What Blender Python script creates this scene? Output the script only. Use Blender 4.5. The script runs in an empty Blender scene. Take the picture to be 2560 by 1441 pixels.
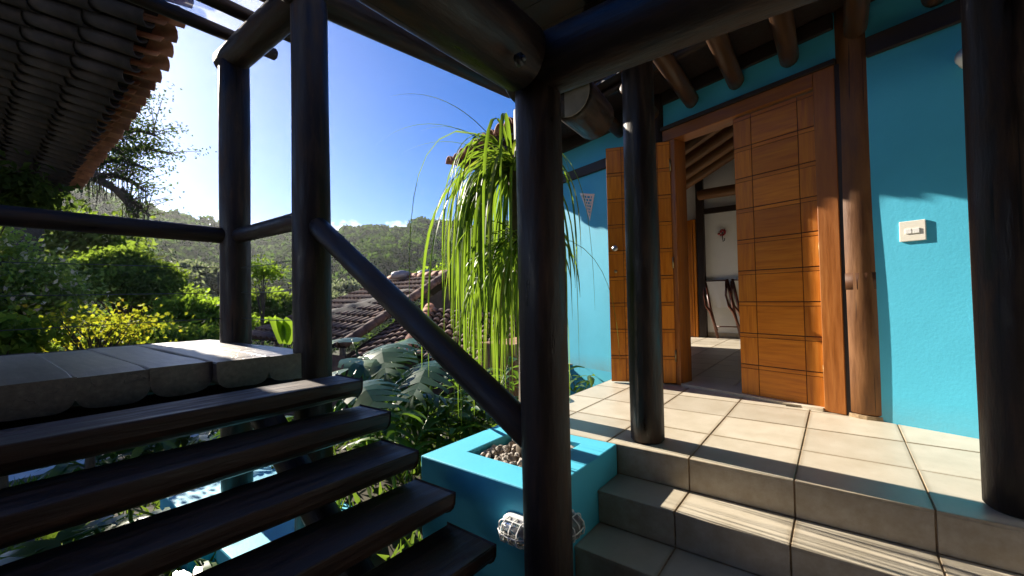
import bpy, math, random
import numpy as np
from mathutils import Vector, Matrix
random.seed(7); RNG = np.random.default_rng(7)
scene = bpy.context.scene
COL = scene.collection
R = math.radians

# ------------------------------------------------------------------ camera
YAW, PITCH, ROLL, FPX = 0.65694663, 0.02097795, -0.02125306, 1055.18   # X axis lies YAW to the right of the view
CAM = np.array([0, 0, .77])
_f = np.array([math.cos(YAW)*math.cos(PITCH), math.sin(YAW)*math.cos(PITCH), math.sin(PITCH)])
_r = np.array([math.sin(YAW), -math.cos(YAW), 0]); _u = np.cross(_r, _f)
CR = math.cos(ROLL)*_r + math.sin(ROLL)*_u; CU = -math.sin(ROLL)*_r + math.cos(ROLL)*_u; CF = _f
cd = bpy.data.cameras.new('camera'); cam = bpy.data.objects.new('camera', cd); COL.objects.link(cam)
cam.matrix_world = Matrix(((CR[0], CU[0], -CF[0], 0), (CR[1], CU[1], -CF[1], 0), (CR[2], CU[2], -CF[2], .77), (0, 0, 0, 1)))
cd.sensor_width = 36; cd.lens = FPX/2560*36; cd.clip_start = .02; cd.clip_end = 5000
scene.camera = cam
scene.render.resolution_x = 1024; scene.render.resolution_y = 576

# ------------------------------------------------------------------ sky, sun, exposure
SUN_AZ, SUN_EL = R(3.5), R(26.7)           # azimuth from +Y towards +X
SUNV = np.array([math.sin(SUN_AZ)*math.cos(SUN_EL), math.cos(SUN_AZ)*math.cos(SUN_EL), math.sin(SUN_EL)])
world = bpy.data.worlds.new('World'); scene.world = world; world.use_nodes = True
wn = world.node_tree; wn.nodes.clear()
def wnode(t, **k):
    n = wn.nodes.new(t)
    for a, b in k.items(): setattr(n, a, b)
    return n
sky = wnode('ShaderNodeTexSky', sky_type='NISHITA', sun_disc=False, sun_elevation=SUN_EL, sun_rotation=SUN_AZ,
            altitude=200, air_density=1.0, dust_density=.45, ozone_density=6.0)
tc = wnode('ShaderNodeTexCoord'); sep = wnode('ShaderNodeSeparateXYZ')
mp = wnode('ShaderNodeMapping'); mp.inputs['Scale'].default_value = (7, 7, 13)
ns = wnode('ShaderNodeTexNoise'); ns.inputs['Scale'].default_value = 1.0; ns.inputs['Detail'].default_value = 9; ns.inputs['Roughness'].default_value = .55
m1 = wnode('ShaderNodeMath', operation='MULTIPLY_ADD'); m1.inputs[1].default_value = -3.4; m1.inputs[2].default_value = .965
m2 = wnode('ShaderNodeMath', operation='ADD')
rmp = wnode('ShaderNodeMapRange'); rmp.inputs['From Min'].default_value = .93; rmp.inputs['From Max'].default_value = 1.03
mix = wnode('ShaderNodeMix', data_type='RGBA'); mix.inputs['B'].default_value = (13, 13.2, 13.8, 1)
bg = wnode('ShaderNodeBackground'); bg.inputs['Strength'].default_value = .055
wo = wnode('ShaderNodeOutputWorld')
L = wn.links.new
L(tc.outputs['Generated'], sep.inputs[0]); L(tc.outputs['Generated'], mp.inputs[0]); L(mp.outputs[0], ns.inputs['Vector'])
L(sep.outputs['Z'], m1.inputs[0]); L(m1.outputs[0], m2.inputs[0]); L(ns.outputs['Fac'], m2.inputs[1]); L(m2.outputs[0], rmp.inputs['Value'])
L(rmp.outputs[0], mix.inputs['Factor']); hs = wnode('ShaderNodeHueSaturation'); hs.inputs['Saturation'].default_value = 1.3; hs.inputs['Hue'].default_value = .512; L(sky.outputs[0], hs.inputs['Color']); L(hs.outputs[0], mix.inputs['A']); L(mix.outputs['Result'], bg.inputs['Color']); L(bg.outputs[0], wo.inputs['Surface'])
sl = bpy.data.lights.new('sun', 'SUN'); sl.energy = 5.0; sl.angle = R(.53); sl.color = (1, .91, .77)
so = bpy.data.objects.new('sun', sl); COL.objects.link(so); so.location = (0, 30, 40)
so.rotation_euler = Vector(SUNV).to_track_quat('Z', 'Y').to_euler()
vs = scene.view_settings; vs.view_transform = 'Standard'; vs.look = 'None'; vs.gamma = 1; vs.use_curve_mapping = False; vs.exposure = 1.5
scene.render.engine = 'CYCLES'; cy = scene.cycles
cy.use_denoising = True; cy.max_bounces = 7; cy.diffuse_bounces = 4; cy.glossy_bounces = 3; cy.transmission_bounces = 5; cy.transparent_max_bounces = 12
cy.volume_bounces = 0; cy.caustics_reflective = False; cy.caustics_refractive = False; cy.sample_clamp_indirect = 6

# ------------------------------------------------------------------ helpers
def ray(x, y): return CF + CR*(x-1280)/FPX - CU*(y-720.5)/FPX
def at(x, y, d):                         # point seen at (x, y) of the photograph, d metres away along the ground
    v = ray(x, y); return CAM + v*d/math.hypot(v[0], v[1])
ORG = {}
def xyz(a): return np.asarray(a, float)
def finish(o, parent, org):
    COL.objects.link(o); ORG[o.name] = xyz(org)
    if parent is not None:
        o.parent = parent; o.location = Vector(xyz(org) - ORG[parent.name])
    else: o.location = Vector(org)
    return o
def mk(name, V, F, mat, parent=None, smooth=False, gc=None, tint=None, org=None, bevel=0):
    V = xyz(V).reshape(-1, 3)
    if org is None:
        org = (V.min(0)+V.max(0))/2; org[2] = V[:, 2].min()
    me = bpy.data.meshes.new(name)
    if isinstance(F, np.ndarray):
        n, k = F.shape
        me.vertices.add(len(V)); me.vertices.foreach_set('co', (V-org).astype(np.float32).ravel())
        me.loops.add(n*k); me.loops.foreach_set('vertex_index', F.astype(np.int32).ravel())
        me.polygons.add(n); me.polygons.foreach_set('loop_start', np.arange(0, n*k, k, dtype=np.int32))
        me.update(calc_edges=True)
    else:
        me.from_pydata([tuple(v) for v in (V-org)], [], [tuple(int(i) for i in f) for f in F])
    if smooth: me.polygons.foreach_set('use_smooth', [True]*len(me.polygons))
    if gc is not None:
        a = me.attributes.new('gc', 'FLOAT_VECTOR', 'POINT'); a.data.foreach_set('vector', xyz(gc).astype(np.float32).ravel())
    if tint is not None:
        a = me.attributes.new('tint', 'FLOAT', 'POINT'); a.data.foreach_set('value', np.asarray(tint, np.float32))
    if mat is not None: me.materials.append(mat)
    o = bpy.data.objects.new(name, me); finish(o, parent, org)
    if bevel:
        b = o.modifiers.new('bevel', 'BEVEL'); b.width = bevel; b.segments = 2; b.limit_method = 'ANGLE'
    return o
def tag(o, label=None, cat=None, group=None, kind=None):
    if label: o['label'] = label
    if cat: o['category'] = cat
    if group: o['group'] = group
    if kind: o['kind'] = kind
    return o
def empty(name, org, label=None, cat=None, group=None, kind=None):
    o = bpy.data.objects.new(name, None); o.empty_display_size = .1
    finish(o, None, org); return tag(o, label, cat, group, kind)
def copy(o, org, parent=None, rot=None, scale=None):       # same mesh, another place
    c = o.copy(); finish(c, parent, org)
    if rot is not None: c.rotation_euler = rot
    if scale is not None: c.scale = scale
    return c
BOXF = [(0, 3, 2, 1), (4, 5, 6, 7), (0, 1, 5, 4), (1, 2, 6, 5), (2, 3, 7, 6), (3, 0, 4, 7)]
def boxv(x0, x1, y0, y1, z0, z1):
    return xyz([(x0, y0, z0), (x1, y0, z0), (x1, y1, z0), (x0, y1, z0), (x0, y0, z1), (x1, y0, z1), (x1, y1, z1), (x0, y1, z1)])
def box(name, x0, x1, y0, y1, z0, z1, mat, parent=None, bevel=0, axis=2, T=None):
    V = boxv(x0, x1, y0, y1, z0, z1); g = V - V[0]
    g = np.roll(g, 2-axis, axis=1) + RNG.random(3)*7
    if T is not None: V = T(V)
    return mk(name, V, BOXF, mat, parent, gc=g, bevel=bevel)
def frame(d):
    d = xyz(d)/np.linalg.norm(d); a = np.array([0, 0, 1.]) if abs(d[2]) < .9 else np.array([1., 0, 0])
    u = np.cross(a, d); u /= np.linalg.norm(u); return u, np.cross(d, u), d
def tube(P, rad, n=10, cap=True, wob=0):
    P = xyz(P); m = len(P); rad = np.broadcast_to(rad, m); V = []; G = []; l = 0; off = RNG.random(3)*9
    for i in range(m):
        d = P[min(i+1, m-1)] - P[max(i-1, 0)]; u, v, _ = frame(d)
        if i: l += np.linalg.norm(P[i]-P[i-1])
        for k in range(n):
            a = 2*math.pi*k/n; rr = rad[i]*(1+wob*(math.sin(2*a+3*l+off[0])+.6*math.sin(3*a-2*l+off[1])))
            V.append(P[i]+rr*(math.cos(a)*u+math.sin(a)*v)); G.append((rad[i]*math.cos(a)+off[0], rad[i]*math.sin(a)+off[1], l+off[2]))
    F = [(i*n+k, i*n+(k+1) % n, (i+1)*n+(k+1) % n, (i+1)*n+k) for i in range(m-1) for k in range(n)]
    if cap: F += [tuple(range(n-1, -1, -1)), tuple(range((m-1)*n, m*n))]
    return V, F, G
def join(parts):                                            # several (V, F, G) into one
    V, F, G = [], [], []
    for v, f, g in parts:
        b = len(V); V += list(v); G += list(g); F += [tuple(i+b for i in q) for q in f]
    return V, F, G
def log(name, p0, p1, r0, r1, mat, parent=None, n=22, rings=14, wob=.018, bend=0):
    p0, p1 = xyz(p0), xyz(p1); u, v, d = frame(p1-p0); ln = np.linalg.norm(p1-p0)
    ts = np.concatenate([[0], np.linspace(.012/ln, 1-.012/ln, rings), [1]])
    P = [p0+(p1-p0)*t + v*bend*math.sin(math.pi*t) for t in ts]; rr = r0+(r1-r0)*ts; rr[0] -= .012; rr[-1] -= .012
    V, F, G = tube(P, rr, n, True, wob); o = mk(name, V, F, mat, parent, True, G)
    return o

# ------------------------------------------------------------------ materials
class NT:
    def __init__(s, name):
        s.m = bpy.data.materials.new(name); s.m.use_nodes = True; s.t = s.m.node_tree; s.t.nodes.clear()
        s.out = s.n('ShaderNodeOutputMaterial'); s.p = s.n('ShaderNodeBsdfPrincipled'); s.l(s.p.outputs[0], s.out.inputs['Surface'])
    def n(s, t, **k):
        x = s.t.nodes.new(t)
        for a, b in k.items(): setattr(x, a, b)
        return x
    def l(s, a, b): s.t.links.new(a, b)
    def noise(s, vec, scale, detail=4, rough=.55, sc=None):
        if sc is not None:
            mpn = s.n('ShaderNodeMapping'); mpn.inputs['Scale'].default_value = sc; s.l(vec, mpn.inputs[0]); vec = mpn.outputs[0]
        x = s.n('ShaderNodeTexNoise'); x.inputs['Scale'].default_value = scale; x.inputs['Detail'].default_value = detail; x.inputs['Roughness'].default_value = rough
        s.l(vec, x.inputs['Vector']); return x.outputs['Fac']
    def ramp(s, fac, stops):
        x = s.n('ShaderNodeValToRGB'); e = x.color_ramp.elements
        while len(e) < len(stops): e.new(.5)
        for el, (p, c) in zip(e, stops): el.position = p; el.color = (*c, 1)
        s.l(fac, x.inputs[0]); return x.outputs[0]
    def mix(s, fac, a, b, bt='MIX'):
        x = s.n('ShaderNodeMix', data_type='RGBA', blend_type=bt)
        for sock, v in (('Factor', fac), ('A', a), ('B', b)):
            if isinstance(v, (int, float)): x.inputs[sock].default_value = v
            elif isinstance(v, tuple): x.inputs[sock].default_value = (*v, 1)
            else: s.l(v, x.inputs[sock])
        return x.outputs['Result']
    def bump(s, h, strength=.3, dist=.01):
        x = s.n('ShaderNodeBump'); x.inputs['Strength'].default_value = strength; x.inputs['Distance'].default_value = dist
        s.l(h, x.inputs['Height']); s.l(x.outputs[0], s.p.inputs['Normal'])
    def attr(s, name, sock='Vector'):
        x = s.n('ShaderNodeAttribute'); x.attribute_name = name; return x.outputs[sock]
    def obj(s): return s.n('ShaderNodeTexCoord').outputs['Object']
    def pos(s): return s.n('ShaderNodeNewGeometry').outputs['Position']
    def rnd(s): return s.n('ShaderNodeObjectInfo').outputs['Random']
    def base(s, c):
        if isinstance(c, tuple): s.p.inputs['Base Color'].default_value = (*c, 1)
        else: s.l(c, s.p.inputs['Base Color'])
    def set(s, **k):
        for a, b in k.items(): s.p.inputs[a.replace('_', ' ')].default_value = b
def wood(name, dark, mid, light, rough=.4, stretch=14, bump=.25, coat=0, crack=0, rv=.12, vary=0):
    t = NT(name); g = t.attr('gc')
    f1 = t.noise(g, 3.5, 6, .6, (stretch, stretch, 1.0)); f2 = t.noise(g, 1.3, 3, .5, (3, 3, .8))
    c = t.ramp(f1, [(.25, dark), (.5, mid), (.78, light)])
    c = t.mix(t.ramp(f2, [(.3, (0, 0, 0)), (.7, (1, 1, 1))]), t.mix(.45, c, dark), c)
    if crack:
        f3 = t.noise(g, 2.2, 2, .5, (30, 30, .7)); cr = t.ramp(f3, [(.28, (0, 0, 0)), (.34, (1, 1, 1))])
        c = t.mix(cr, tuple(x*.35 for x in dark), c)
    if vary:
        h = t.n('ShaderNodeHueSaturation'); mr = t.n('ShaderNodeMapRange'); mr.inputs['To Min'].default_value = 1-vary; mr.inputs['To Max'].default_value = 1+vary
        t.l(t.rnd(), mr.inputs['Value']); t.l(mr.outputs[0], h.inputs['Value']); t.l(c, h.inputs['Color']); c = h.outputs[0]
    t.base(c); rr = t.n('ShaderNodeMapRange'); rr.inputs['From Min'].default_value = .3; rr.inputs['From Max'].default_value = .7; rr.inputs['To Min'].default_value = rough-rv; rr.inputs['To Max'].default_value = rough+rv*1.3
    t.l(f1, rr.inputs['Value']); t.l(rr.outputs[0], t.p.inputs['Roughness'])
    if coat: t.set(Coat_Weight=coat, Coat_Roughness=.25)
    t.set(Specular_IOR_Level=.35); t.bump(f1, bump, .006); return t.m
M = {}
M['log'] = wood('dark_stained_log', (.006, .004, .0034), (.021, .0115, .0075), (.10, .054, .031), .5, 6, 1.0, 0, 1, .24)
M['log_brown'] = wood('brown_varnished_log', (.030, .014, .007), (.060, .028, .013), (.12, .058, .026), .38, 9, .3)
M['log_warm'] = wood('warm_brown_log', (.07, .024, .006), (.17, .068, .018), (.28, .125, .04), .5, 7, .5, 0, 1, .15)
M['log_gold'] = wood('honey_log', (.10, .045, .016), (.19, .09, .035), (.30, .15, .06), .42, 9, .3, 0, 1)
M['tread'] = wood('tread_wood', (.016, .009, .007), (.040, .021, .015), (.10, .055, .038), .5, 8, .8, 0, 1, .2)
M['endgrain'] = wood('grey_end_grain', (.16, .13, .11), (.30, .26, .22), (.42, .37, .32), .8, 2, .3)
M['door'] = wood('orange_veneer', (.34, .090, .004), (.53, .168, .006), (.66, .245, .012), .42, 14, .2, .1, 0, .12, .16)
M['doorframe'] = wood('red_brown_frame', (.19, .055, .008), (.32, .10, .012), (.42, .155, .022), .42, 12, .2, .1)
M['groove'] = wood('door_groove', (.05, .016, .004), (.09, .03, .006), (.13, .045, .01), .6, 10, .2)
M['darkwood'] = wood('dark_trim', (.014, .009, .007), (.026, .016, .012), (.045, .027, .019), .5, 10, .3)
M['ceiling'] = wood('ceiling_boards', (.10, .04, .015), (.17, .07, .028), (.24, .11, .045), .5, 8, .2)
M['rack'] = wood('mahogany', (.05, .014, .007), (.10, .028, .012), (.16, .05, .02), .35, 10, .15)
def plank_mat():
    t = NT('weathered_grey_plank'); g = t.attr('gc')
    f = t.noise(g, 4, 6, .6, (10, 10, 1)); c = t.ramp(f, [(.3, (.062, .045, .034)), (.55, (.115, .086, .066)), (.8, (.19, .148, .115))])
    v = t.n('ShaderNodeTexVoronoi', feature='DISTANCE_TO_EDGE'); v.inputs['Scale'].default_value = 16; v.inputs['Randomness'].default_value = 1
    w = t.noise(g, 7, 3); mw = t.mix(.12, g, w); t.l(mw, v.inputs['Vector'])
    patch = t.ramp(t.noise(g, 2.2, 3), [(.45, (0, 0, 0)), (.62, (1, 1, 1))])
    cr = t.ramp(v.outputs['Distance'], [(.003, (.35, .35, .35)), (.012, (1, 1, 1))]); cr = t.mix(patch, (1, 1, 1), cr)
    t.base(t.mix(cr, (.05, .042, .038), c)); t.set(Roughness=.4, Specular_IOR_Level=.7); t.bump(t.mix(.6, f, cr), .5, .004); return t.m
M['plank'] = plank_mat()
def plaster(name, col, dirt):
    t = NT(name); p = t.pos(); f = t.noise(p, 2.3, 5); f2 = t.noise(p, 70, 4); f3 = t.noise(p, 9, 5, .65)
    c = t.mix(t.ramp(f, [(.35, (0, 0, 0)), (.7, (1, 1, 1))]), col, tuple(x*.9 for x in col))
    c = t.mix(t.ramp(f3, [(.66, (0, 0, 0)), (.8, (.45, .45, .45))]), c, dirt)
    sx = t.n('ShaderNodeSeparateXYZ'); t.l(p, sx.inputs[0]); zr = t.n('ShaderNodeMapRange'); zr.inputs['From Min'].default_value = .16; zr.inputs['From Max'].default_value = .0; t.l(sx.outputs['Z'], zr.inputs['Value'])
    mm = t.n('ShaderNodeMath', operation='MULTIPLY'); t.l(zr.outputs[0], mm.inputs[0]); t.l(t.noise(p, 14, 6, .7), mm.inputs[1]); zz = t.n('ShaderNodeMath', operation='LESS_THAN'); zz.inputs[1].default_value = 3.0; t.l(sx.outputs['Z'], zz.inputs[0])
    gt = t.n('ShaderNodeMath', operation='GREATER_THAN'); gt.inputs[1].default_value = .004; t.l(sx.outputs['Z'], gt.inputs[0]); m3 = t.n('ShaderNodeMath', operation='MULTIPLY'); t.l(mm.outputs[0], m3.inputs[0]); t.l(gt.outputs[0], m3.inputs[1])
    c = t.mix(m3.outputs[0], c, (.16, .20, .18)); f5 = t.noise(p, .9, 4, .6)
    c = t.mix(t.ramp(f5, [(.42, (0, 0, 0)), (.62, (.5, .5, .5))]), c, tuple(min(1, x*1.12+.012) for x in col))
    t.base(c); t.set(Roughness=.62); t.bump(t.mix(.5, f2, f3), .3, .005); return t.m
M['blue'] = plaster('turquoise_plaster', (.065, .47, .66), (.05, .36, .50))
M['white'] = plaster('white_plaster', (.74, .74, .73), (.66, .66, .64))
def tile_mat():
    t = NT('beige_floor_tile'); p = t.pos(); f = t.noise(p, 7, 7, .62); f2 = t.noise(p, 45, 5, .7); f3 = t.noise(p, 3, 5, .6, (1, 4, 4))
    c = t.ramp(f, [(.3, (.47, .41, .31)), (.55, (.53, .47, .37)), (.75, (.58, .52, .42))])
    c = t.mix(t.ramp(f2, [(.58, (0, 0, 0)), (.8, (.5, .5, .5))]), c, (.36, .30, .21))
    f4 = t.noise(p, 1.7, 6, .7); c = t.mix(t.ramp(f4, [(.55, (0, 0, 0)), (.75, (.4, .4, .4))]), c, (.42, .36, .265))
    c = t.mix(t.ramp(f3, [(.6, (0, 0, 0)), (.8, (.5, .5, .5))]), c, (.45, .39, .29))
    gg = t.n('ShaderNodeTexCoord').outputs['Generated']; va = t.n('ShaderNodeVectorMath', operation='SUBTRACT'); va.inputs[1].default_value = (.5, .5, .5); t.l(gg, va.inputs[0])
    vb = t.n('ShaderNodeVectorMath', operation='ABSOLUTE'); t.l(va.outputs[0], vb.inputs[0]); sp = t.n('ShaderNodeSeparateXYZ'); t.l(vb.outputs[0], sp.inputs[0])
    mx = t.n('ShaderNodeMath', operation='MAXIMUM'); t.l(sp.outputs['X'], mx.inputs[0]); t.l(sp.outputs['Y'], mx.inputs[1]); er = t.n('ShaderNodeMapRange'); er.inputs['From Min'].default_value = .455; er.inputs['From Max'].default_value = .5; t.l(mx.outputs[0], er.inputs['Value'])
    em = t.n('ShaderNodeMath', operation='MULTIPLY'); t.l(er.outputs[0], em.inputs[0]); t.l(t.noise(p, 16, 5, .7), em.inputs[1]); c = t.mix(em.outputs[0], c, (.24, .17, .09))
    h = t.n('ShaderNodeHueSaturation'); mr = t.n('ShaderNodeMapRange'); mr.inputs['To Min'].default_value = .88; mr.inputs['To Max'].default_value = 1.08
    t.l(t.rnd(), mr.inputs['Value']); t.l(mr.outputs[0], h.inputs['Value']); t.l(c, h.inputs['Color']); t.base(h.outputs[0])
    rr = t.n('ShaderNodeMapRange'); rr.inputs['To Min'].default_value = .28; rr.inputs['To Max'].default_value = .55; t.l(f, rr.inputs['Value']); t.l(rr.outputs[0], t.p.inputs['Roughness'])
    t.bump(f2, .08, .002); return t.m
M['tile'] = tile_mat()
def rough_mat(name, stops, scale, rough=.85, bump=.5, dist=.01, coord='pos', rv=0):
    t = NT(name); p = t.pos() if coord == 'pos' else t.obj(); f = t.noise(p, scale, 7, .62); c = t.ramp(f, stops)
    if rv:
        h = t.n('ShaderNodeHueSaturation'); mr = t.n('ShaderNodeMapRange'); mr.inputs['To Min'].default_value = 1-rv; mr.inputs['To Max'].default_value = 1+rv
        t.l(t.rnd(), mr.inputs['Value']); t.l(mr.outputs[0], h.inputs['Value']); t.l(c, h.inputs['Color']); c = h.outputs[0]
    t.base(c); t.set(Roughness=rough); t.bump(f, bump, dist); return t.m
M['grout'] = rough_mat('brown_grout', [(.3, (.20, .13, .065)), (.7, (.42, .30, .17))], 30)
M['gravel'] = rough_mat('gravel_stone', [(.3, (.20, .17, .14)), (.5, (.36, .31, .26)), (.75, (.5, .45, .39))], 22)
M['terra'] = rough_mat('terracotta', [(.3, (.16, .08, .05)), (.5, (.30, .14, .08)), (.72, (.40, .21, .12))], 6, .85, .4, .01, 'pos', .22)
M['terra_shade'] = rough_mat('shade_dark_terracotta', [(.3, (.014, .012, .011)), (.5, (.028, .022, .019)), (.75, (.06, .042, .034))], 7, .9, .4, .01, 'pos', .3)  # near-black: the shade under the left roof is put into the tile colour
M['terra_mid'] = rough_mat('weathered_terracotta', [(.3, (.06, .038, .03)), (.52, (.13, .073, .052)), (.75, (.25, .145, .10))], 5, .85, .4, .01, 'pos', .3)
M['soil'] = rough_mat('soil', [(.3, (.035, .028, .018)), (.55, (.06, .05, .03)), (.8, (.09, .09, .04))], 4, .95)
M['hill'] = rough_mat('hill_ground', [(.3, (.02, .03, .012)), (.7, (.045, .06, .02))], .2, .95)
M['concrete'] = rough_mat('pale_concrete', [(.3, (.55, .52, .47)), (.7, (.7, .67, .62))], 3, .8)
M['bark'] = rough_mat('bark', [(.3, (.03, .024, .018)), (.6, (.075, .06, .045)), (.8, (.12, .10, .08))], 9, .9)
M['palmtrunk'] = rough_mat('palm_trunk', [(.3, (.06, .045, .03)), (.6, (.14, .105, .07)), (.8, (.2, .16, .11))], 14, .9)
def plain(name, col, rough=.5, **k):
    t = NT(name); t.base(col); t.set(Roughness=rough, **k); return t.m
M['plastic'] = plain('cream_plastic', (.78, .74, .64), .35)
M['enamel'] = plain('white_enamel', (.8, .79, .76), .3)
M['wire'] = plain('steel_wire', (.12, .12, .12), .45, Metallic=.8)
M['chrome'] = plain('brushed_metal', (.62, .62, .60), .3, Metallic=1.0)
M['galv'] = plain('galvanised_steel', (.36, .34, .32), .55, Metallic=.4)
M['brass'] = plain('dull_brass', (.35, .27, .13), .4, Metallic=.9)
M['red'] = plain('red_petal', (.32, .02, .03), .6)
M['black'] = plain('black_iron', (.012, .012, .012), .5)
M['cloth'] = plain('white_cloth', (.72, .70, .66), .9)
M['ceramic'] = plain('pale_clay', (.86, .84, .79), .75)
M['glass'] = plain('lamp_glass', (.9, .9, .9), .12, Transmission_Weight=.9, IOR=1.45)
def dusty_glass():
    t = NT('dusty_glass'); f = t.noise(t.pos(), 5, 8, .65); tr = t.n('ShaderNodeBsdfTransparent'); tl = t.n('ShaderNodeBsdfTranslucent'); mx = t.n('ShaderNodeMixShader')
    mr = t.n('ShaderNodeMapRange'); mr.inputs['From Min'].default_value = .35; mr.inputs['From Max'].default_value = .75; mr.inputs['To Min'].default_value = .10; mr.inputs['To Max'].default_value = .32
    tl.inputs[0].default_value = (.8, .8, .78, 1); t.l(f, mr.inputs['Value']); t.l(mr.outputs[0], mx.inputs[0]); t.l(tr.outputs[0], mx.inputs[1]); t.l(tl.outputs[0], mx.inputs[2]); t.l(mx.outputs[0], t.out.inputs['Surface']); return t.m
M['dusty'] = dusty_glass()
def leaf(name, stops, trans=(.25, .4, .03), tw=.45, rough=.65, use='tint', spec=.06):
    t = NT(name); f = t.attr('tint', 'Fac') if use == 'tint' else t.rnd()
    c = t.ramp(f, stops); t.base(c); t.set(Roughness=rough, Specular_IOR_Level=spec)
    tl = t.n('ShaderNodeBsdfTranslucent'); t.l(t.mix(.65, c, trans), tl.inputs[0]); mx = t.n('ShaderNodeMixShader'); mx.inputs[0].default_value = tw
    t.l(t.p.outputs[0], mx.inputs[1]); t.l(tl.outputs[0], mx.inputs[2]); t.l(mx.outputs[0], t.out.inputs['Surface']); return t.m
M['lf_palm'] = leaf('palm_leaf', [(0, (.03, .07, .011)), (.3, (.06, .125, .015)), (.7, (.105, .18, .022)), (.93, (.16, .22, .03)), (1, (.34, .24, .06))], (.30, .46, .03), .5, .42, 'rnd', .4)
M['lf_mon'] = leaf('monstera_leaf', [(0, (.018, .055, .016)), (.6, (.035, .09, .02)), (1, (.09, .17, .02))], (.2, .4, .02), .32, .3, 'rnd', .8)
M['lf_ging'] = leaf('garden_leaf', [(0, (.03, .075, .015)), (.6, (.055, .12, .02)), (1, (.13, .19, .03))], (.22, .38, .03), .42, .4, 'rnd', .5)
M['lf_green'] = leaf('tree_leaf', [(0, (.022, .05, .012)), (.5, (.045, .09, .018)), (1, (.09, .14, .03))], (.34, .48, .04), .52)
M['lf_dark'] = leaf('dark_tree_leaf', [(0, (.014, .028, .01)), (.6, (.026, .05, .014)), (1, (.05, .085, .02))], (.14, .22, .03), .4)
M['lf_bright'] = leaf('bright_tree_leaf', [(0, (.05, .10, .012)), (.6, (.085, .16, .02)), (1, (.13, .21, .03))], (.42, .62, .04), .55)
M['lf_yellow'] = leaf('yellow_leaf', [(0, (.05, .09, .012)), (.45, (.10, .15, .018)), (.7, (.25, .26, .025)), (.88, (.5, .38, .03)), (1, (.45, .16, .03))], (.55, .58, .03), .5)
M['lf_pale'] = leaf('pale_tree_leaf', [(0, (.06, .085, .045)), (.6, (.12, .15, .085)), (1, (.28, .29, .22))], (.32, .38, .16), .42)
M['lf_pink'] = leaf('flowering_leaf', [(0, (.02, .045, .012)), (.5, (.065, .12, .02)), (.88, (.12, .18, .03)), (.91, (.55, .36, .38)), (1, (.75, .6, .6))], (.55, .68, .1), .58, .4, 'tint', .3)
M['lf_hill'] = leaf('hill_forest_leaf', [(0, (.014, .036, .008)), (.5, (.034, .078, .012)), (.85, (.07, .125, .02)), (1, (.12, .165, .04))], (.14, .26, .02), .3, .8, 'tint', 0.0)
M['moss'] = leaf('hanging_moss', [(0, (.05, .055, .035)), (1, (.1, .1, .06))], (.1, .1, .05), .3)
M['grass'] = leaf('grass_blade', [(0, (.05, .09, .015)), (1, (.14, .2, .03))], (.22, .34, .03), .4)

# oblique entrance wall: s runs along it (to the left), o out of it towards the garden
WA = 0.31434; WD = np.array([math.sin(WA), math.cos(WA), 0]); WN = np.array([-math.cos(WA), math.sin(WA), 0]); WO = -3.16
def TW(V):
    V = xyz(V).reshape(-1, 3); return V[:, :1]*WD + (V[:, 1:2]+WO)*WN + np.array([0, 0, 1])*V[:, 2:3]
def wpt(s, o, z): return TW([(s, o, z)])[0]
def wbox(name, s0, s1, o0, o1, z0, z1, mat, parent, bevel=0, axis=2):
    V = boxv(s0, s1, o0, o1, z0, z1); g = np.roll(V-V[0], 2-axis, axis=1)+RNG.random(3)*7
    return mk(name, TW(V), [tuple(reversed(f)) for f in BOXF], mat, parent, gc=g, bevel=bevel)

# ------------------------------------------------------------------ ground, path, hills
def gz(x, y):
    d = np.hypot(x, y); t = np.clip((y-4.5)/4, 0, 1); z = -1.0-.5*t
    z = z - np.clip(d-9, 0, 30)*.10 - np.clip(d-39, 0, 60)*.13
    b = np.clip((np.asarray(x)-1.2)/.5, 0, 1)*np.clip(1-(np.hypot(np.asarray(x)-2.6, np.asarray(y)-2.2)-1.2)/3.5, 0, 1)*np.clip((np.asarray(y)-1.4)/.3, 0, 1)
    return z+.5*b
def ridge_az_el():
    pts = [(-900, 430), (-300, 440), (0, 445), (150, 476), (250, 512), (360, 538), (450, 557), (530, 582), (600, 604), (680, 596), (730, 602), (790, 598), (840, 592), (900, 577), (960, 571), (1010, 577), (1040, 560),
           (1065, 549), (1130, 556), (1200, 566), (1300, 560), (1450, 580), (1700, 600)]
    A, E = [], []
    for x, y in pts:
        v = ray(x, y); A.append(math.atan2(v[1], v[0])); E.append(v[2]/math.hypot(v[0], v[1]))
    o = np.argsort(A); A = np.array(A)[o]; E = np.array(E)[o]
    return A, E
RA, RE = ridge_az_el()
def hill_R(a): return 330 - 90*np.clip((a-R(50))/R(40), 0, 1)
def hill_h(a, t):                                          # t 0 at the valley, 1 at the ridge
    el = np.interp(a, RA, RE); top = .77+el*hill_R(a)-6.0+4.5*np.clip((a-R(45))/R(25), 0, 1); bot = -12.0
    bumps = 5*np.sin(a*23+2)*np.sin(t*5+a*9)*t*(1-t)*3
    return bot + (top-bot)*(t**1.15) + bumps
n_a, n_r = 120, 46
gx = []
rad = np.concatenate([np.linspace(.0, 12, 13)[1:], np.geomspace(14, 130, 20), [200, 400, 900]])
ang = np.linspace(0, 2*math.pi, 73)[:-1]
V = [(0, 0, float(gz(0, 0)))]
for r_ in rad:
    for a in ang: V.append((r_*math.cos(a), r_*math.sin(a), float(gz(r_*math.cos(a), r_*math.sin(a)))))
F = [(0, 1+k, 1+(k+1) % 72) for k in range(72)]
for i in range(len(rad)-1):
    for k in range(72):
        F.append((1+i*72+k, 1+(i+1)*72+k, 1+(i+1)*72+(k+1) % 72, 1+i*72+(k+1) % 72))
tag(mk('ground', V, F, M['soil'], smooth=True), kind='structure')
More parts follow.
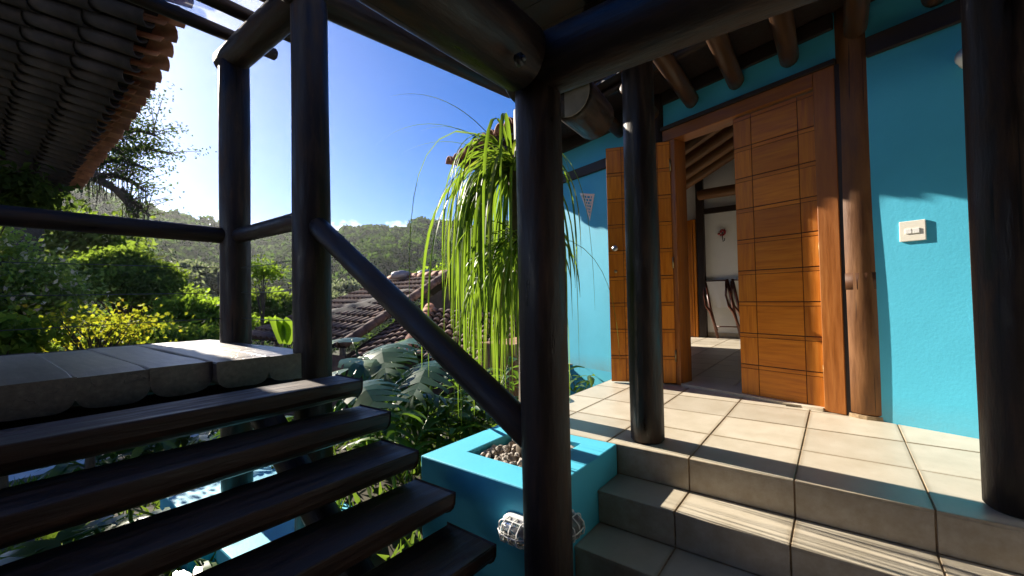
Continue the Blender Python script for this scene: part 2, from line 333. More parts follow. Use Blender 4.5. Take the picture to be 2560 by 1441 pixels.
A0, A1 = R(-60), R(150)
V = []; F = []
for i in range(n_r+1):
    t = i/n_r
    for k in range(n_a+1):
        a = A0+(A1-A0)*k/n_a; r_ = 95+(hill_R(a)-95)*t; V.append((r_*math.cos(a), r_*math.sin(a), float(hill_h(a, t))))
for k in range(n_a+1):                                      # far side falls away
    a = A0+(A1-A0)*k/n_a; r_ = hill_R(a)+160; V.append((r_*math.cos(a), r_*math.sin(a), -20))
for i in range(n_r+1):
    for k in range(n_a):
        b = i*(n_a+1)+k; F.append((b, b+n_a+1, b+n_a+2, b+1))
tag(mk('hills', V, F, M['hill'], smooth=True), kind='structure')
tag(box('path', -1.5, 4.6, 8.3, 9.7, -1.62, -1.47, M['concrete'], bevel=.01), kind='structure')
tag(box('kerb', -1.5, 4.6, 9.78, 9.93, -1.62, -1.36, M['concrete'], bevel=.01), kind='structure')

# leaf sheets -------------------------------------------------------------
def leafmesh(C, D, Ln, Wd, fold=.25, N0=None):
    C = xyz(C); D = xyz(D); n = len(C); D /= np.linalg.norm(D, axis=1, keepdims=True)+1e-9
    rv = RNG.normal(size=(n, 3)) if N0 is None else N0+RNG.normal(size=(n, 3))*.35; S = np.cross(D, rv); S /= np.linalg.norm(S, axis=1, keepdims=True)+1e-9; N = np.cross(S, D)
    Ln = np.broadcast_to(Ln, n)[:, None]; Wd = np.broadcast_to(Wd, n)[:, None]
    P0 = C-D*Ln*.5; P2 = C+D*Ln*.5; P1 = C+S*Wd*.5+N*Wd*fold-D*Ln*.05; P3 = C-S*Wd*.5+N*Wd*fold-D*Ln*.05
    V = np.stack([P0, P1, P2, P3], 1).reshape(-1, 3); b = np.arange(n)[:, None]*4
    F = np.concatenate([b+np.array([0, 1, 2]), b+np.array([0, 2, 3])], 0)
    t = np.repeat(RNG.random(n), 4); return V, F, t
def crown_points(centres, radii, clumps, per, spread, flat=.55):
    out = []; cl = []
    for c, rd in zip(centres, radii):
        d = RNG.normal(size=(clumps, 3)); d /= np.linalg.norm(d, axis=1, keepdims=True); d[:, 2] = np.where(d[:, 2] < -.35, -d[:, 2], d[:, 2])
        q = xyz(c)+d*xyz(rd)*(.55+.5*RNG.random((clumps, 1))); cl.append(q)
        for p in q:
            o = RNG.normal(size=(per, 3))*spread*(.6+.8*RNG.random()); o[:, 2] *= flat; out.append(p+o)
    return np.concatenate(out), np.concatenate(cl)
def tree(name, label, base, centres, radii, mat, leafl, clumps=26, per=45, spread=.35, trunk=.15, cat='tree', group=None, aspect=.5, flat=.55, limbs=7, bark='bark', droop=0):
    base = xyz(base); t = empty(name, base, label, cat, group)
    P, cl = crown_points(centres, radii, clumps, per, spread, flat)
    D = RNG.normal(size=P.shape); D[:, 2] -= droop
    V, F, ti = leafmesh(P, D, leafl*(.7+.6*RNG.random(len(P))), leafl*aspect)
    parts = []; top = np.mean(xyz(centres), 0); n = 8
    fork = base+(top-base)*.55
    mid = (base+fork)/2+RNG.normal(size=3)*trunk*.8
    parts.append(tube([base-[0, 0, .3], mid, fork, top], [trunk*1.25, trunk, trunk*.75, trunk*.25], 9))
    sel = cl[RNG.permutation(len(cl))[:limbs*len(centres)]]
    for q in sel:
        s = fork+(top-fork)*RNG.random()*.6; m_ = (s+q)/2+np.array([0, 0, 1])*np.linalg.norm(q-s)*.1+RNG.normal(size=3)*.06*np.linalg.norm(q-s)
        parts.append(tube([s, m_, q], [trunk*.42, trunk*.25, trunk*.07], 5))
    tv, tf, tg = join(parts)
    mk('trunk', tv, tf, M[bark], t, True, tg)
    mk('crown', V, F, mat, t, tint=ti)
    return t

# hillside forest (one mass of crowns)
def forest():
    P = []; Lf = []; T = []; NR = []
    def scatter(n, a0, a1, t0, t1, cr, per, fr=1):
        for _ in range(n):
            a = a0+(a1-a0)*RNG.random(); t = t0+(t1-t0)*RNG.random()**fr; r_ = 95+(hill_R(a)-95)*t
            s = cr*(.6+.8*RNG.random()); c = np.array([r_*math.cos(a), r_*math.sin(a), float(hill_h(a, t))+s*.7])
            d = RNG.normal(size=(per, 3)); d /= np.linalg.norm(d, axis=1, keepdims=True); d[:, 2] = np.abs(d[:, 2])*1.0-.25
            lob = 1+.25*np.sin(3*np.arctan2(d[:, 1], d[:, 0])+RNG.random()*6)
            P.append(c+d*s*lob[:, None]*np.array([1, 1, .85])*(.75+.35*RNG.random((per, 1)))); Lf.append(np.full(per, .34*s**.6*(r_/200)**.5*1.15)); b = RNG.random()**1.4*.8
            T.append(np.repeat(np.clip(b+.2*RNG.random(per), 0, 1), 4)); NR.append(d)
    aL, aR = R(30), R(100)
    scatter(1150, aL, aR, .25, 1.0, 5.0, 190)
    scatter(340, aL, aR, .955, 1.0, 3.6, 150)
    scatter(420, aL, aR, .0, .35, 3.6, 190)
    P = np.concatenate(P); Lf = np.concatenate(Lf); D = RNG.normal(size=P.shape)
    V, F, _ = leafmesh(P, D, Lf*2.0, Lf*1.5, .15, np.concatenate(NR))
    tag(mk('hillside_forest', V, F, M['lf_hill'], tint=np.concatenate(T)), 'dense green rainforest covering the hazy hillsides behind the garden', 'forest', kind='stuff')
forest()

# ------------------------------------------------------------------ terrace, steps
def clip(poly, n, d):                                       # keep n.p >= d (2D)
    out = []
    for i in range(len(poly)):
        a, b = poly[i], poly[(i+1) % len(poly)]; da = n[0]*a[0]+n[1]*a[1]-d; db = n[0]*b[0]+n[1]*b[1]-d
        if da >= 0: out.append(a)
        if da*db < 0:
            t = da/(da-db); out.append((a[0]+t*(b[0]-a[0]), a[1]+t*(b[1]-a[1])))
    return out
def prism(poly, z0, z1, ch=.0015):
    n = len(poly); c = np.mean(xyz(poly), 0); P = xyz(poly); I = P+(c-P)*(ch/np.maximum(np.linalg.norm(c-P, axis=1, keepdims=True), 1e-6))
    V = [(x, y, z0) for x, y in P]+[(x, y, z1-ch) for x, y in P]+[(x, y, z1) for x, y in I]
    F = [tuple(range(2*n, 3*n))]+[(k, (k+1) % n, n+(k+1) % n, n+k) for k in range(n)]+[(n+k, n+(k+1) % n, 2*n+(k+1) % n, 2*n+k) for k in range(n)]
    return V, F
YG = [1.39-.409*i for i in range(0, 9)]                       # joint lines across the terrace
XG = [2.065+.412*i for i in range(0, 6)]
terr = tag(mk('terrace_floor', *prism(clip([(2.068, -2.1), (4.6, -2.1), (4.6, 1.652), (2.068, 1.652)], WN, WO-.06), -.62, -.0035), M['grout']), kind='structure')
G = .0035
ys = [1.655]+YG; full = None
for i in range(len(XG)-1):
    for k in range(len(ys)-1):
        x0 = XG[i]+(G if i else -.008); x1 = XG[i+1]-G; y1 = ys[k]-(G if k else 0); y0 = ys[k+1]+G
        q = [(x0, y0), (x1, y0), (x1, y1), (x0, y1)]; p = clip(q, WN, WO+.002)
        if len(p) < 3: continue
        jit = RNG.normal(size=2)*.0006
        if len(p) == 4 and i and k and all(WN[0]*a+WN[1]*b > WO+.004 for a, b in q):
            if full is None:
                V, F = prism(q, -.012, 0); full = mk('floor_tile', V, F, M['tile'], terr)
            else: copy(full, ((x0+x1)/2+jit[0], (y0+y1)/2+jit[1], -.012+RNG.normal()*.0003), terr)
        else:
            V, F = prism(p, -.012, 0); mk('floor_tile', V, F, M['tile'], terr)
steps = tag(box('entrance_steps', 1.374, 2.064, -2.1, .925, -.62, -.615, M['grout']), kind='structure')
STEPX = [2.06, 1.83, 1.60, 1.37]
for i in range(3):
    zt = -.15*(i+1); x1 = STEPX[i]; x0 = STEPX[i+1]
    box('step_core', x0+.012, x1+.012, -2.1, .924, -.615+.001*i, zt-.0035, M['grout'], steps)
for i in range(4):
    zt = -.15*i; X = STEPX[i]; yy = [.923]+[y for y in YG if y < .9]
    for k in range(len(yy)-1):
        y1 = yy[k]-(G if k else 0); y0 = yy[k+1]+G
        V = boxv(X, X+.011, y0, y1, zt-.15+.003, zt-.0135); mk('riser_tile', V, BOXF, M['tile'], steps, bevel=.001)
        if i < 3:
            V, F = prism([(STEPX[i+1]-.006, y0), (X-.001, y0), (X-.001, y1), (STEPX[i+1]-.006, y1)], -.15*(i+1)-.012, -.15*(i+1)); mk('tread_tile', V, F, M['tile'], steps)
low = tag(box('lower_floor', -2.4, 1.374, -2.6, .1, -.70, -.606, M['grout']), kind='structure')
for i in range(9):
    for k in range(6):
        x1 = 1.372-.412*i; y1 = .09-.409*k
        V, F = prism([(x1-.405, y1-.402), (x1, y1-.402), (x1, y1), (x1-.405, y1)], -.612, -.60)
        if i == 0 and k == 0: lt = mk('floor_tile', V, F, M['tile'], low)
        else: copy(lt, (x1-.2025, y1-.201, -.612), low)

# ------------------------------------------------------------------ blue planter, gravel
pl = empty('planter', (1.72, 1.29, -1.05), 'square turquoise planter box with gravel beside the entrance steps', 'planter')
def ring_box(x0, x1, y0, y1, a0, a1, b0, b1, z0, z1, zi):
    o = [(x0, y0), (x1, y0), (x1, y1), (x0, y1)]; n = [(a0, b0), (a1, b0), (a1, b1), (a0, b1)]
    V = [(*p, z0) for p in o]+[(*p, z1) for p in o]+[(*p, z1) for p in n]+[(*p, zi) for p in n]
    F = [(0, 3, 2, 1)]+[(k, (k+1) % 4, 4+(k+1) % 4, 4+k) for k in range(4)]+[(4+k, 4+(k+1) % 4, 8+(k+1) % 4, 8+k) for k in range(4)]+[(8+k, 8+(k+1) % 4, 12+(k+1) % 4, 12+k) for k in range(4)]+[(12, 13, 14, 15)]
    return V, F
mk('box', *ring_box(1.375, 2.058, .9255, 1.65, 1.545, 1.965, 1.085, 1.49, -1.05, -.001, -.18), M['blue'], pl, bevel=.006)
mk('soil_fill', boxv(1.55, 1.96, 1.09, 1.485, -.17, -.085), BOXF, M['soil'], pl)
def rock(c, r):
    import itertools
    t = (1+5**.5)/2; v = xyz([(-1, t, 0), (1, t, 0), (-1, -t, 0), (1, -t, 0), (0, -1, t), (0, 1, t), (0, -1, -t), (0, 1, -t), (t, 0, -1), (t, 0, 1), (-t, 0, -1), (-t, 0, 1)])/1.9
    f = [(0, 11, 5), (0, 5, 1), (0, 1, 7), (0, 7, 10), (0, 10, 11), (1, 5, 9), (5, 11, 4), (11, 10, 2), (10, 7, 6), (7, 1, 8), (3, 9, 4), (3, 4, 2), (3, 2, 6), (3, 6, 8), (3, 8, 9), (4, 9, 5), (2, 4, 11), (6, 2, 10), (8, 6, 7), (9, 8, 1)]
    v = v*(.7+.6*RNG.random((12, 1)))*xyz([1, .8, .62])*(.8+.4*RNG.random(3)); a, b = RNG.random(2)*6.28
    Rm = np.array(Matrix.Rotation(a, 3, 'Z') @ Matrix.Rotation(b*.3, 3, 'X')); return (v@Rm.T)*r+xyz(c), f
parts = []
for _ in range(360):
    x, y = 1.56+.39*RNG.random(), 1.10+.38*RNG.random()
    if math.hypot(x-1.82, y-1.29) < .06: continue
    r_ = .012+.018*RNG.random()**1.5; v, f = rock((x, y, -.07+.045*RNG.random()), r_); parts.append((v, f, v))
v, f, g = join(parts); tag(mk('gravel', v, f, M['gravel']), 'rough grey gravel stones filling the turquoise planter', 'gravel', kind='stuff')

# ------------------------------------------------------------------ house
house = empty('house', wpt(1.6, 0, -.6), 'turquoise house with oblique entrance wall and log rafters under the eave', 'house')
HT = 2.56
w = []
def wallpart(s0, s1, z0, z1): wbox('wall', s0, s1, -.16, 0, z0, z1, M['blue'], house)
wallpart(-1.5, 1.0, -.6, HT); wallpart(2.245, 3.9, -1.2, HT); wallpart(1.0, 2.245, 2.17, HT)
# door surround
wbox('door_frame', 1.115, 1.0, -.14, .018, 0.002, 2.172, M['doorframe'], house, .004)
wbox('door_frame', 2.245, 2.13, -.14, .018, 0.002, 2.075, M['doorframe'], house, .004)
wbox('door_frame', 2.245, 1.116, -.14, .02, 2.077, 2.172, M['doorframe'], house, .004, 0)
wbox('dark_gap_strip', 1.002, .972, -.05, .012, .002, 2.17, M['darkwood'], house, .002)  # dark filler strip standing in for the shaded gap beside the frame
wbox('lintel_trim', 2.25, .99, -.02, .035, 2.173, 2.205, M['darkwood'], house, .003, 0)
wbox('threshold', 2.128, 1.116, -.2, .03, -.05, .022, M['tile'], house, .004)
log('wall_post', wpt(.92, -.105, .02), wpt(.92, -.105, HT), .134, .130, M['log_warm'], house)
mk('post_base', *tube([wpt(.92, -.105, .0), wpt(.92, -.105, .022)], [.140, .137], 22)[:2], M['grout'], house)
pv, pf, pg = tube([wpt(.92, -.105, .77), wpt(.92, -.105, .87)], .1338, 40); mk('post_patch', pv, pf, M['groove'], house, True, pg)
log('wall_post', wpt(2.33, -.02, .0), wpt(2.33, -.02, HT), .095, .09, M['log'], house)
for s0, s1, z0, z1, m in ((-1.5, .84, 2.14, 2.255, 'darkwood'), (2.42, 3.9, 2.03, 2.13, 'darkwood'), (2.42, 3.9, 2.37, 2.5, 'darkwood'), (1.0, 2.24, 2.40, 2.5, 'darkwood'), (-1.5, .84, 2.46, 2.55, 'darkwood')):
    wbox('wall_beam', s1, s0, -.02, .028, z0, z1, M[m], house, .006, 0)
def leafdoor(hinge, dirv, outv, name, knob):
    hinge = xyz(hinge); d = xyz(dirv)/np.linalg.norm(dirv); n = xyz(outv)/np.linalg.norm(outv)
    T = lambda V: hinge+xyz(V)[:, :1]*d+xyz(V)[:, 1:2]*n+np.array([0, 0, 1])*xyz(V)[:, 2:3]
    Wl, Hl = .535, 2.055
    body = box(name, .002, Wl, -.018, .0145, 0, Hl, M['groove'], house, .002, 2, T)
    rows = 9; rh = Hl/rows; cols = [(.005, .104), (.109, .404), (.409, Wl-.003)]
    for side in (1, -1):
        yo0, yo1 = (.015, .0195) if side > 0 else (-.023, -.0185)
        for i in range(rows):
            z0 = i*rh
            for c, (a, b) in enumerate(cols):
                off = .006*math.sin(i*2.1+c)
                box('panel', a, b, yo0, yo1, z0+.0035, z0+rh-.031, M['door'], body, .0012, 2 if c != 1 else 0, T)
                box('panel', a, b, yo0, yo1-.0006*side, z0+rh-.0275, z0+rh-.0035, M['door'], body, .001, 0, T)
    if knob:
        for side in (1, -1):
            c = T([(Wl-.06, 0, 1.16)])[0]; p = [c+n*side*.02, c+n*side*.03, c+n*side*.055, c+n*side*.062]
            v, f, g = tube(p, [.012, .012, .026, .018], 16); mk('knob', v, f, M['chrome'], body, True)
            c = T([(Wl-.06, 0, .96)])[0]; v, f, g = tube([c+n*side*.019, c+n*side*.024], [.014, .013], 14); mk('keyhole', v, f, M['brass'], body, True)
    for zz in (.185, .97, 1.8):
        c = T([(.003, .021, zz)])[0]; v, f, g = tube([c, c+[0, 0, .095]], .0075, 10); mk('hinge', v, f, M['brass'], body, True)
    return body
leafdoor(wpt(1.113, -.028, .012), -WD*-1, WN, 'door', False)
LH = xyz([3.672, 1.098, .012]); LE = xyz([3.482, 1.587, .012])
leafdoor(LH, LE-LH, xyz([-(LE-LH)[1], (LE-LH)[0], 0]), 'door', True)
# rafters along X that end at the wall
for s in (.18, .54, .89, 1.25, 1.61, 1.97, 2.33, 2.72):
    p = wpt(s, .0, 2.335); sl = math.tan(R(3.4))
    x1 = p[0]+.02; x0 = p[0]-(.95 if s < 2.2 else .62)
    log('rafter', (x0, p[1], p[2]+(p[0]-x0)*sl), (x1, p[1], p[2]), .062, .058, M['log_brown'], house, 16, 8)
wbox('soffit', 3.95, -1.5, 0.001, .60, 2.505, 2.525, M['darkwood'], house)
log('eave_purlin', wpt(5.0, .47, 2.47), wpt(-1.5, .47, 2.47), .035, .035, M['log'], house, 10, 6)
def halfpipe(p0, p1, r0, r1, up, n=8, th=.014, a0=0, a1=math.pi):
    p0, p1 = xyz(p0), xyz(p1); d = (p1-p0)/np.linalg.norm(p1-p0); up = xyz(up)-d*np.dot(up, d); up /= np.linalg.norm(up); sd = np.cross(d, up)
    V = []
    for p, r_ in ((p0, r0), (p1, r1)):
        for rr in (r_, r_-th):
            for k in range(n+1):
                a = a0+(a1-a0)*k/n; V.append(p+rr*(math.cos(a)*sd+math.sin(a)*up))
    m = n+1; F = []
    for k in range(n):
        F += [(k, k+1, 2*m+k+1, 2*m+k), (m+k, 3*m+k, 3*m+k+1, m+k+1), (k, m+k, m+k+1, k+1), (2*m+k, 2*m+k+1, 3*m+k+1, 3*m+k)]
    F += [(0, 2*m, 3*m, m), (n, m+n, 3*m+n, 2*m+n)]
    return V, F
eave = mk('roof', TW(boxv(-1.5, 5.08, -.6, .5, 2.535, 2.55)), BOXF, M['terra_shade'], house)
for i in range(37):
    s = 5.10-.18*i; dz = RNG.normal()*.006
    for row in range(2):
        o0, o1 = .66-.40*row+RNG.normal()*.008, .22-.40*row; z0 = 2.585+.02*row+dz
        V, F = halfpipe(wpt(s, o0, z0), wpt(s, o1, z0+.005), .085, .07, (0, 0, 1)); mk('cover_tile', V, F, M['terra'], eave, True)
        V, F = halfpipe(wpt(s-.09, o0-.07, z0+.035), wpt(s-.09, o1-.07, z0+.04), .075, .085, (0, 0, -1)); mk('channel_tile', V, F, M['terra_mid'], eave, True)
# inside
RX = 7.68; RY = wpt(3.9, 0, 0)[1]
box('interior_floor', 3.0, 7.8, -3, RY, -.3, .018, M['tile'], house) if False else None
V, F = prism(clip([(2.4, -3), (7.8, -3), (7.8, 3.3), (2.4, 3.3)], -WN, -(WO-.17)), -.3, .012); ifl = mk('interior_floor', V, F, M['grout'], house)
fullt = None
for i in range(14):
    for k in range(14):
        x0 = 3.0+.36*i; y0 = -2.2+.36*k; q = [(x0, y0), (x0+.354, y0), (x0+.354, y0+.354), (x0, y0+.354)]
        p = clip(q, -WN, -(WO-.175))
        if len(p) < 3 or x0 > 7.6 or y0 > 2.9: continue
        if len(p) == 4:
            if fullt is None: fullt = mk('interior_tile', *prism(q, .008, .018), M['tile'], ifl)
            else: copy(fullt, (x0+.177, y0+.177, .008), ifl)
        else: mk('interior_tile', *prism(p, .008, .018), M['tile'], ifl)
mk('interior_wall', [(x, y, z) for x in (RX, RX+.15) for y, z in ((-3, 0), (2.9, 0), (2.9, 2.25), (-3, 5.18))], [(0, 3, 2, 1), (4, 5, 6, 7), (0, 1, 5, 4), (1, 2, 6, 5), (2, 3, 7, 6), (3, 0, 4, 7)], M['white'], house)
box('skirting', RX-.012, RX-.001, -3, 2.2, .019, .10, M['tile'], house, .002)
y0, y1 = RY+.02, RY+.18                                         # wall towards the garden with a tall opening
for a, b, z0, z1 in ((4.25, 6.35, -1.2, 2.3), (7.62, RX, -1.2, 2.3), (6.35, 7.62, 2.05, 2.3), (6.35, 7.62, -1.2, .012)): box('side_wall', a, b, y0, y1, z0, z1, M['white'], house)
box('rear_wall', 2.0, RX+.15, -3.15, -3.0, -1, 5, M['white'], house)
cp = clip([(2.4, -3), (RX+.1, -3), (RX+.1, 2.9), (2.4, 2.9)], -WN, -(WO-.2)); V, F = prism(cp, 0, .05); V = [(x, y, z+2.26+(2.9-y)*.5) for x, y, z in V]
mk('interior_ceiling', V, F+[tuple(range(len(cp)-1, -1, -1))], M['ceiling'], house, gc=V)
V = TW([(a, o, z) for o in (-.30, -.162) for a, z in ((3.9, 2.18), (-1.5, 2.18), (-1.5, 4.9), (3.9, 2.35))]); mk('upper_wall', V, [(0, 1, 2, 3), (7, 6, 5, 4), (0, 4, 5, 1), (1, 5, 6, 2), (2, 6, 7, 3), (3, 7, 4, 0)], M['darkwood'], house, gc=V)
for x in (4.2, 4.65, 5.1, 5.55, 6.0, 6.45, 6.9, 7.3):
    log('interior_rafter', (x, 2.7, 2.20), (x, -2.4, 4.75), .085, .085, M['log_gold'], house, 14, 6)
log('interior_beam', (RX-.2, 1.80, 2.40), (RX-.2, -2.9, 2.44), .085, .085, M['log_gold'], house, 14, 6)
box('interior_post', RX-.10, RX-.003, 1.755, 1.872, .019, 2.7, M['darkwood'], house, .006)
box('interior_trim', RX-.05, RX-.002, -2.9, 1.75, 2.10, 2.19, M['darkwood'], house, .004, 1)
for a, b in ((1.885, 1.925), (1.935, 1.965), (1.975, 2.08)): box('interior_jamb', RX-.11+.03*(a > 1.97), RX-.004, a, b, .019, 2.02, M['door'], house, .004)

# things on and in the house
def tubes_obj(name, segs, mat, parent, n=8):
    v, f, g = join([tube(p, r_, n) for p, r_ in segs]); return mk(name, v, f, mat, parent, True, g)
sw = empty('light_switch', wpt(.67, 0, 1.03), 'cream two-gang light switch plate on the turquoise wall right of the door', 'light switch')
wbox('plate', .725, .615, .001, .011, 1.032, 1.145, M['plastic'], sw, .003)
for a in (.700, .668): wbox('rocker', a, a-.028, .0115, .0155, 1.074, 1.102, M['enamel'], sw, .0015)
sc = empty('wall_sconce', wpt(3.18, 0, 1.56), 'pale clay cone wall sconce with cut-out pattern beside the open door', 'wall lamp')
V, F = [], []
NU, NV = 28, 36
for j in range(NV+1):
    t = j/NV
    for i in range(NU+1):
        u = i/NU-.5; wdt = .20*(1-t)+.004; V.append(wpt(3.18+u*wdt-.02*t, .085*(1-t)*math.cos(u*math.pi)+.002, 1.83-.27*t+.018*math.sin(u*3)))
hole = set()
for j in range(3, NV-5):
    for i in range(2, NU-2):
        jj, ii = (j-3) % 4, (i+2*((j-3)//4) % 4) % 4
        if jj < 3 and ii < 3 and (1-j/NV) > .14: hole.add((j, i))
F = [(j*(NU+1)+i, j*(NU+1)+i+1, (j+1)*(NU+1)+i+1, (j+1)*(NU+1)+i) for j in range(NV) for i in range(NU) if (j, i) not in hole]
s_ = mk('shade', V, F, M['ceramic'], sc); m_ = s_.modifiers.new('solid', 'SOLIDIFY'); m_.thickness = .008
wl = empty('wall_lamp', wpt(.43, 0, 1.86), 'small white wall lamp mostly behind the rightmost log post', 'wall lamp')
v, f, g = tube([wpt(.43, .001, 1.93), wpt(.43, .02, 1.93)], .04, 16); mk('base', v, f, M['enamel'], wl, True)
v, f, g = tube([wpt(.43, .021, 1.93), wpt(.43, .06, 1.935), wpt(.43, .10, 1.91)], [.03, .045, .03], 16); mk('shade', v, f, M['enamel'], wl, True)
hk = empty('wall_hook', (RX, 1.62, 1.35), 'iron coat hook topped by a red flower on the white indoor wall', 'hook')
HY = float((lambda v: CAM[1]+v[1]*(RX-.02)/v[0])(ray(1806, 590))); HZ = float((lambda v: CAM[2]+v[2]*(RX-.02)/v[0])(ray(1806, 580)))
tubes_obj('hook', [([(RX-.012, HY, HZ), (RX-.015, HY, HZ-.12), (RX-.035, HY-.01, HZ-.16), (RX-.05, HY-.035, HZ-.15), (RX-.05, HY-.04, HZ-.11)], .006)], M['black'], hk)
parts = []
for i in range(9):
    a = i*.7; r_ = .018+.004*i; v, f, g = tube([(RX-.014-.002*i, HY+r_*math.cos(a), HZ+r_*math.sin(a)), (RX-.03, HY+1.5*r_*math.cos(a+.3), HZ+1.5*r_*math.sin(a+.3))], [.02, .012], 7); parts.append((v, f, g))
v, f, g = join(parts); mk('flower', v, f, M['red'], hk, True)
def rack(yc, label):
    t = empty('folding_rack', (RX-.25, yc, .02), label, 'folding rack', 'folding racks indoors')
    T = lambda a, b: (RX-.06-.30*b, yc+a, .025+b*0)
    for sy in (-.17, .17):
        yy = yc+sy
        tubes_obj('leg', [([(RX-.06, yy+.10, .98), (RX-.16, yy, .5), (RX-.26, yy-.12, .03)], .022)], M['rack'], t)
        tubes_obj('arm', [([(RX-.07, yy+.11, .95), (RX-.10, yy+.115, .72), (RX-.15, yy+.07, .55), (RX-.19, yy+.0, .45), (RX-.30, yy-.12, .16)], .018)], M['rack'], t)
    tubes_obj('top_bar', [([(RX-.06, yc-.09, .96), (RX-.06, yc+.28, .96)], .014)], M['rack'], t)
    tubes_obj('rung', [([(RX-.24, yc-.27, .22), (RX-.24, yc+.09, .22)], .010)], M['rack'], t)
    V = []; F = []
    for i in range(9):
        for j in range(9):
            V.append((RX-.075-.012*math.sin(i*1.9)*(j/8)-.05*(j/8), yc-.05+.29*i/8-.09*j/8, .955-.42*(j/8)-.02*math.sin(i/8*math.pi)*(j/8)))
    for i in range(8):
        for j in range(8): F.append((i*9+j, i*9+j+1, (i+1)*9+j+1, (i+1)*9+j))
    mk('cloth', V, F, M['cloth'], t, True)
RKY = float((lambda v: CAM[1]+v[1]*(RX-.1)/v[0])(ray(1795, 740)))
rack(1.50, 'mahogany folding rack with white cloth, wholly visible, leaning on the indoor wall')
rack(1.08, 'second mahogany folding rack with white cloth, half hidden behind the closed door leaf')

# bulkhead lamps on the planter
def bulkhead(c, out, side, label, half):
    c, out, side = xyz(c), xyz(out), xyz(side); t = empty('bulkhead_lamp', c, label, 'bulkhead lamp', 'caged bulkhead lamps on the planter')
    up = np.array([0, 0, 1.]); hw, hh = .076, .045
    def oval(o, k, n=28):
        V = []
        for i in range(n):
            a = 2*math.pi*i/n; q = lambda v: math.copysign(abs(v)**.55, v); V.append(c+out*o+side*hw*k*q(math.cos(a))+up*hh*k*q(math.sin(a)))
        return V
    def loft(rings):
        n = 28; V = [p for r_ in rings for p in r_]; F = [(i*n+k, i*n+(k+1) % n, (i+1)*n+(k+1) % n, (i+1)*n+k) for i in range(len(rings)-1) for k in range(n)]
        return V, F+[tuple(range(n-1, -1, -1)), tuple(range((len(rings)-1)*n, len(rings)*n))]
    mk('base', *loft([oval(.001, 1.08), oval(.028, 1.08), oval(.034, .98)]), M['enamel'], t, True)
    mk('glass', *loft([oval(.035, .9), oval(.06, .87), oval(.082, .7), oval(.088, .4)]), M['glass'], t, True)
    segs = [([*oval(.062, .97), oval(.062, .97)[0]], .0026)]
    for sx in (-.5, 0, .5): segs.append(([c+out*o+side*hw*sx+up*hh*z for o, z in ((.034, 1.0), (.068, .95), (.094, .5), (.098, 0), (.094, -.5), (.068, -.95), (.034, -1.0))], .0026))
    segs.append(([c+out*o+side*hw*x for o, x in ((.034, 1.0), (.068, .97), (.094, .5), (.098, 0), (.094, -.5), (.068, -.97), (.034, -1))], .0026))
    tubes_obj('cage', segs, M['enamel'], t, 6)
bulkhead((1.374, 1.03, -.155), (-1, 0, 0), (0, 1, 0), 'white caged bulkhead lamp on the planter face towards the log stairs', 0)
bulkhead((1.475, .9245, -.155), (0, -1, 0), (1, 0, 0), 'white caged bulkhead lamp on the planter face towards the tiled steps', 1)

# ------------------------------------------------------------------ log pergola
perg = empty('pergola', (1.25, .83, -.62), 'dark log pergola of round posts and heavy beams over the stairs', 'pergola')
PX = 1.25
CPOST = log('post', (1.255, .832, -.62), (1.255, .832, 1.52), .087, .083, M['log'], perg, 28)
log('post', (PX, 2.45, -.68), (PX, 2.45, 2.76), .106, .102, M['log'], perg, 28)
log('post', (PX, 3.6, -.62), (PX, 3.6, 2.60), .103, .101, M['log'], perg, 28)
log('post', (2.205, .818, 0), (2.205, .818, 2.02), .087, .083, M['log'], perg, 28)
log('post', (2.215, -.475, 0), (2.215, -.475, 2.4), .092, .088, M['log'], perg, 28)
log('post', (2.255, 1.58, -.02), (2.255, 1.58, 2.0), .092, .090, M['log'], perg, 24)
log('beam', (1.255, .93, 1.585), (1.255, -2.2, 1.60), .103, .11, M['log'], perg, 28, 16, .02)
log('beam', (1.16, .835, 1.585), (-1.6, .83, 1.60), .112, .12, M['log'], perg, 28, 16, .02)
log('beam', (PX-.14, 2.45, 2.60), (3.25, 2.45, 2.80), .10, .095, M['log'], perg, 26, 16, .02)
log('beam', (PX, 3.73, 2.635), (PX, 2.35, 2.635), .103, .10, M['log'], perg, 26, 10, .02)
log('beam', (2.23, 1.60, 2.13), (2.23, -2.2, 2.13), .10, .10, M['log_brown'], perg, 22)
log('beam', (PX, 2.5, 2.64), (PX, -2.0, 2.72), .10, .10, M['log'], perg, 22) if False else None
# bolt in a counterbored hole of the cross beam
c = at(1300, 150, 1); v = ray(1300, 150); tt = (.835-.115-CAM[1])/v[1]
hx = float(v[0]*(.73/v[1])); hz = float(CAM[2]+v[2]*(.73/v[1]))
vv, ff, gg = tube([(hx, .722, hz), (hx, .74, hz)], [.019, .019], 18); mk('bolt_hole', vv, ff, M['black'], perg, True)
vv, ff, gg = tube([(hx, .712, hz), (hx, .723, hz)], [.008, .009], 8); mk('bolt', vv, ff, M['wire'], perg, True)
# purlin ends near the eave
p = at(1424, 238, 2.62); lg = log('purlin', p, p+xyz([.45, .05, 0]), .150, .14, M['log'], perg, 30, 6)
vv, ff, gg = tube([p-xyz([.004, 0, 0]), p+xyz([.002, 0, 0])], [.136, .137], 30); mk('end_cut', vv, ff, M['endgrain'], perg, False, gg)
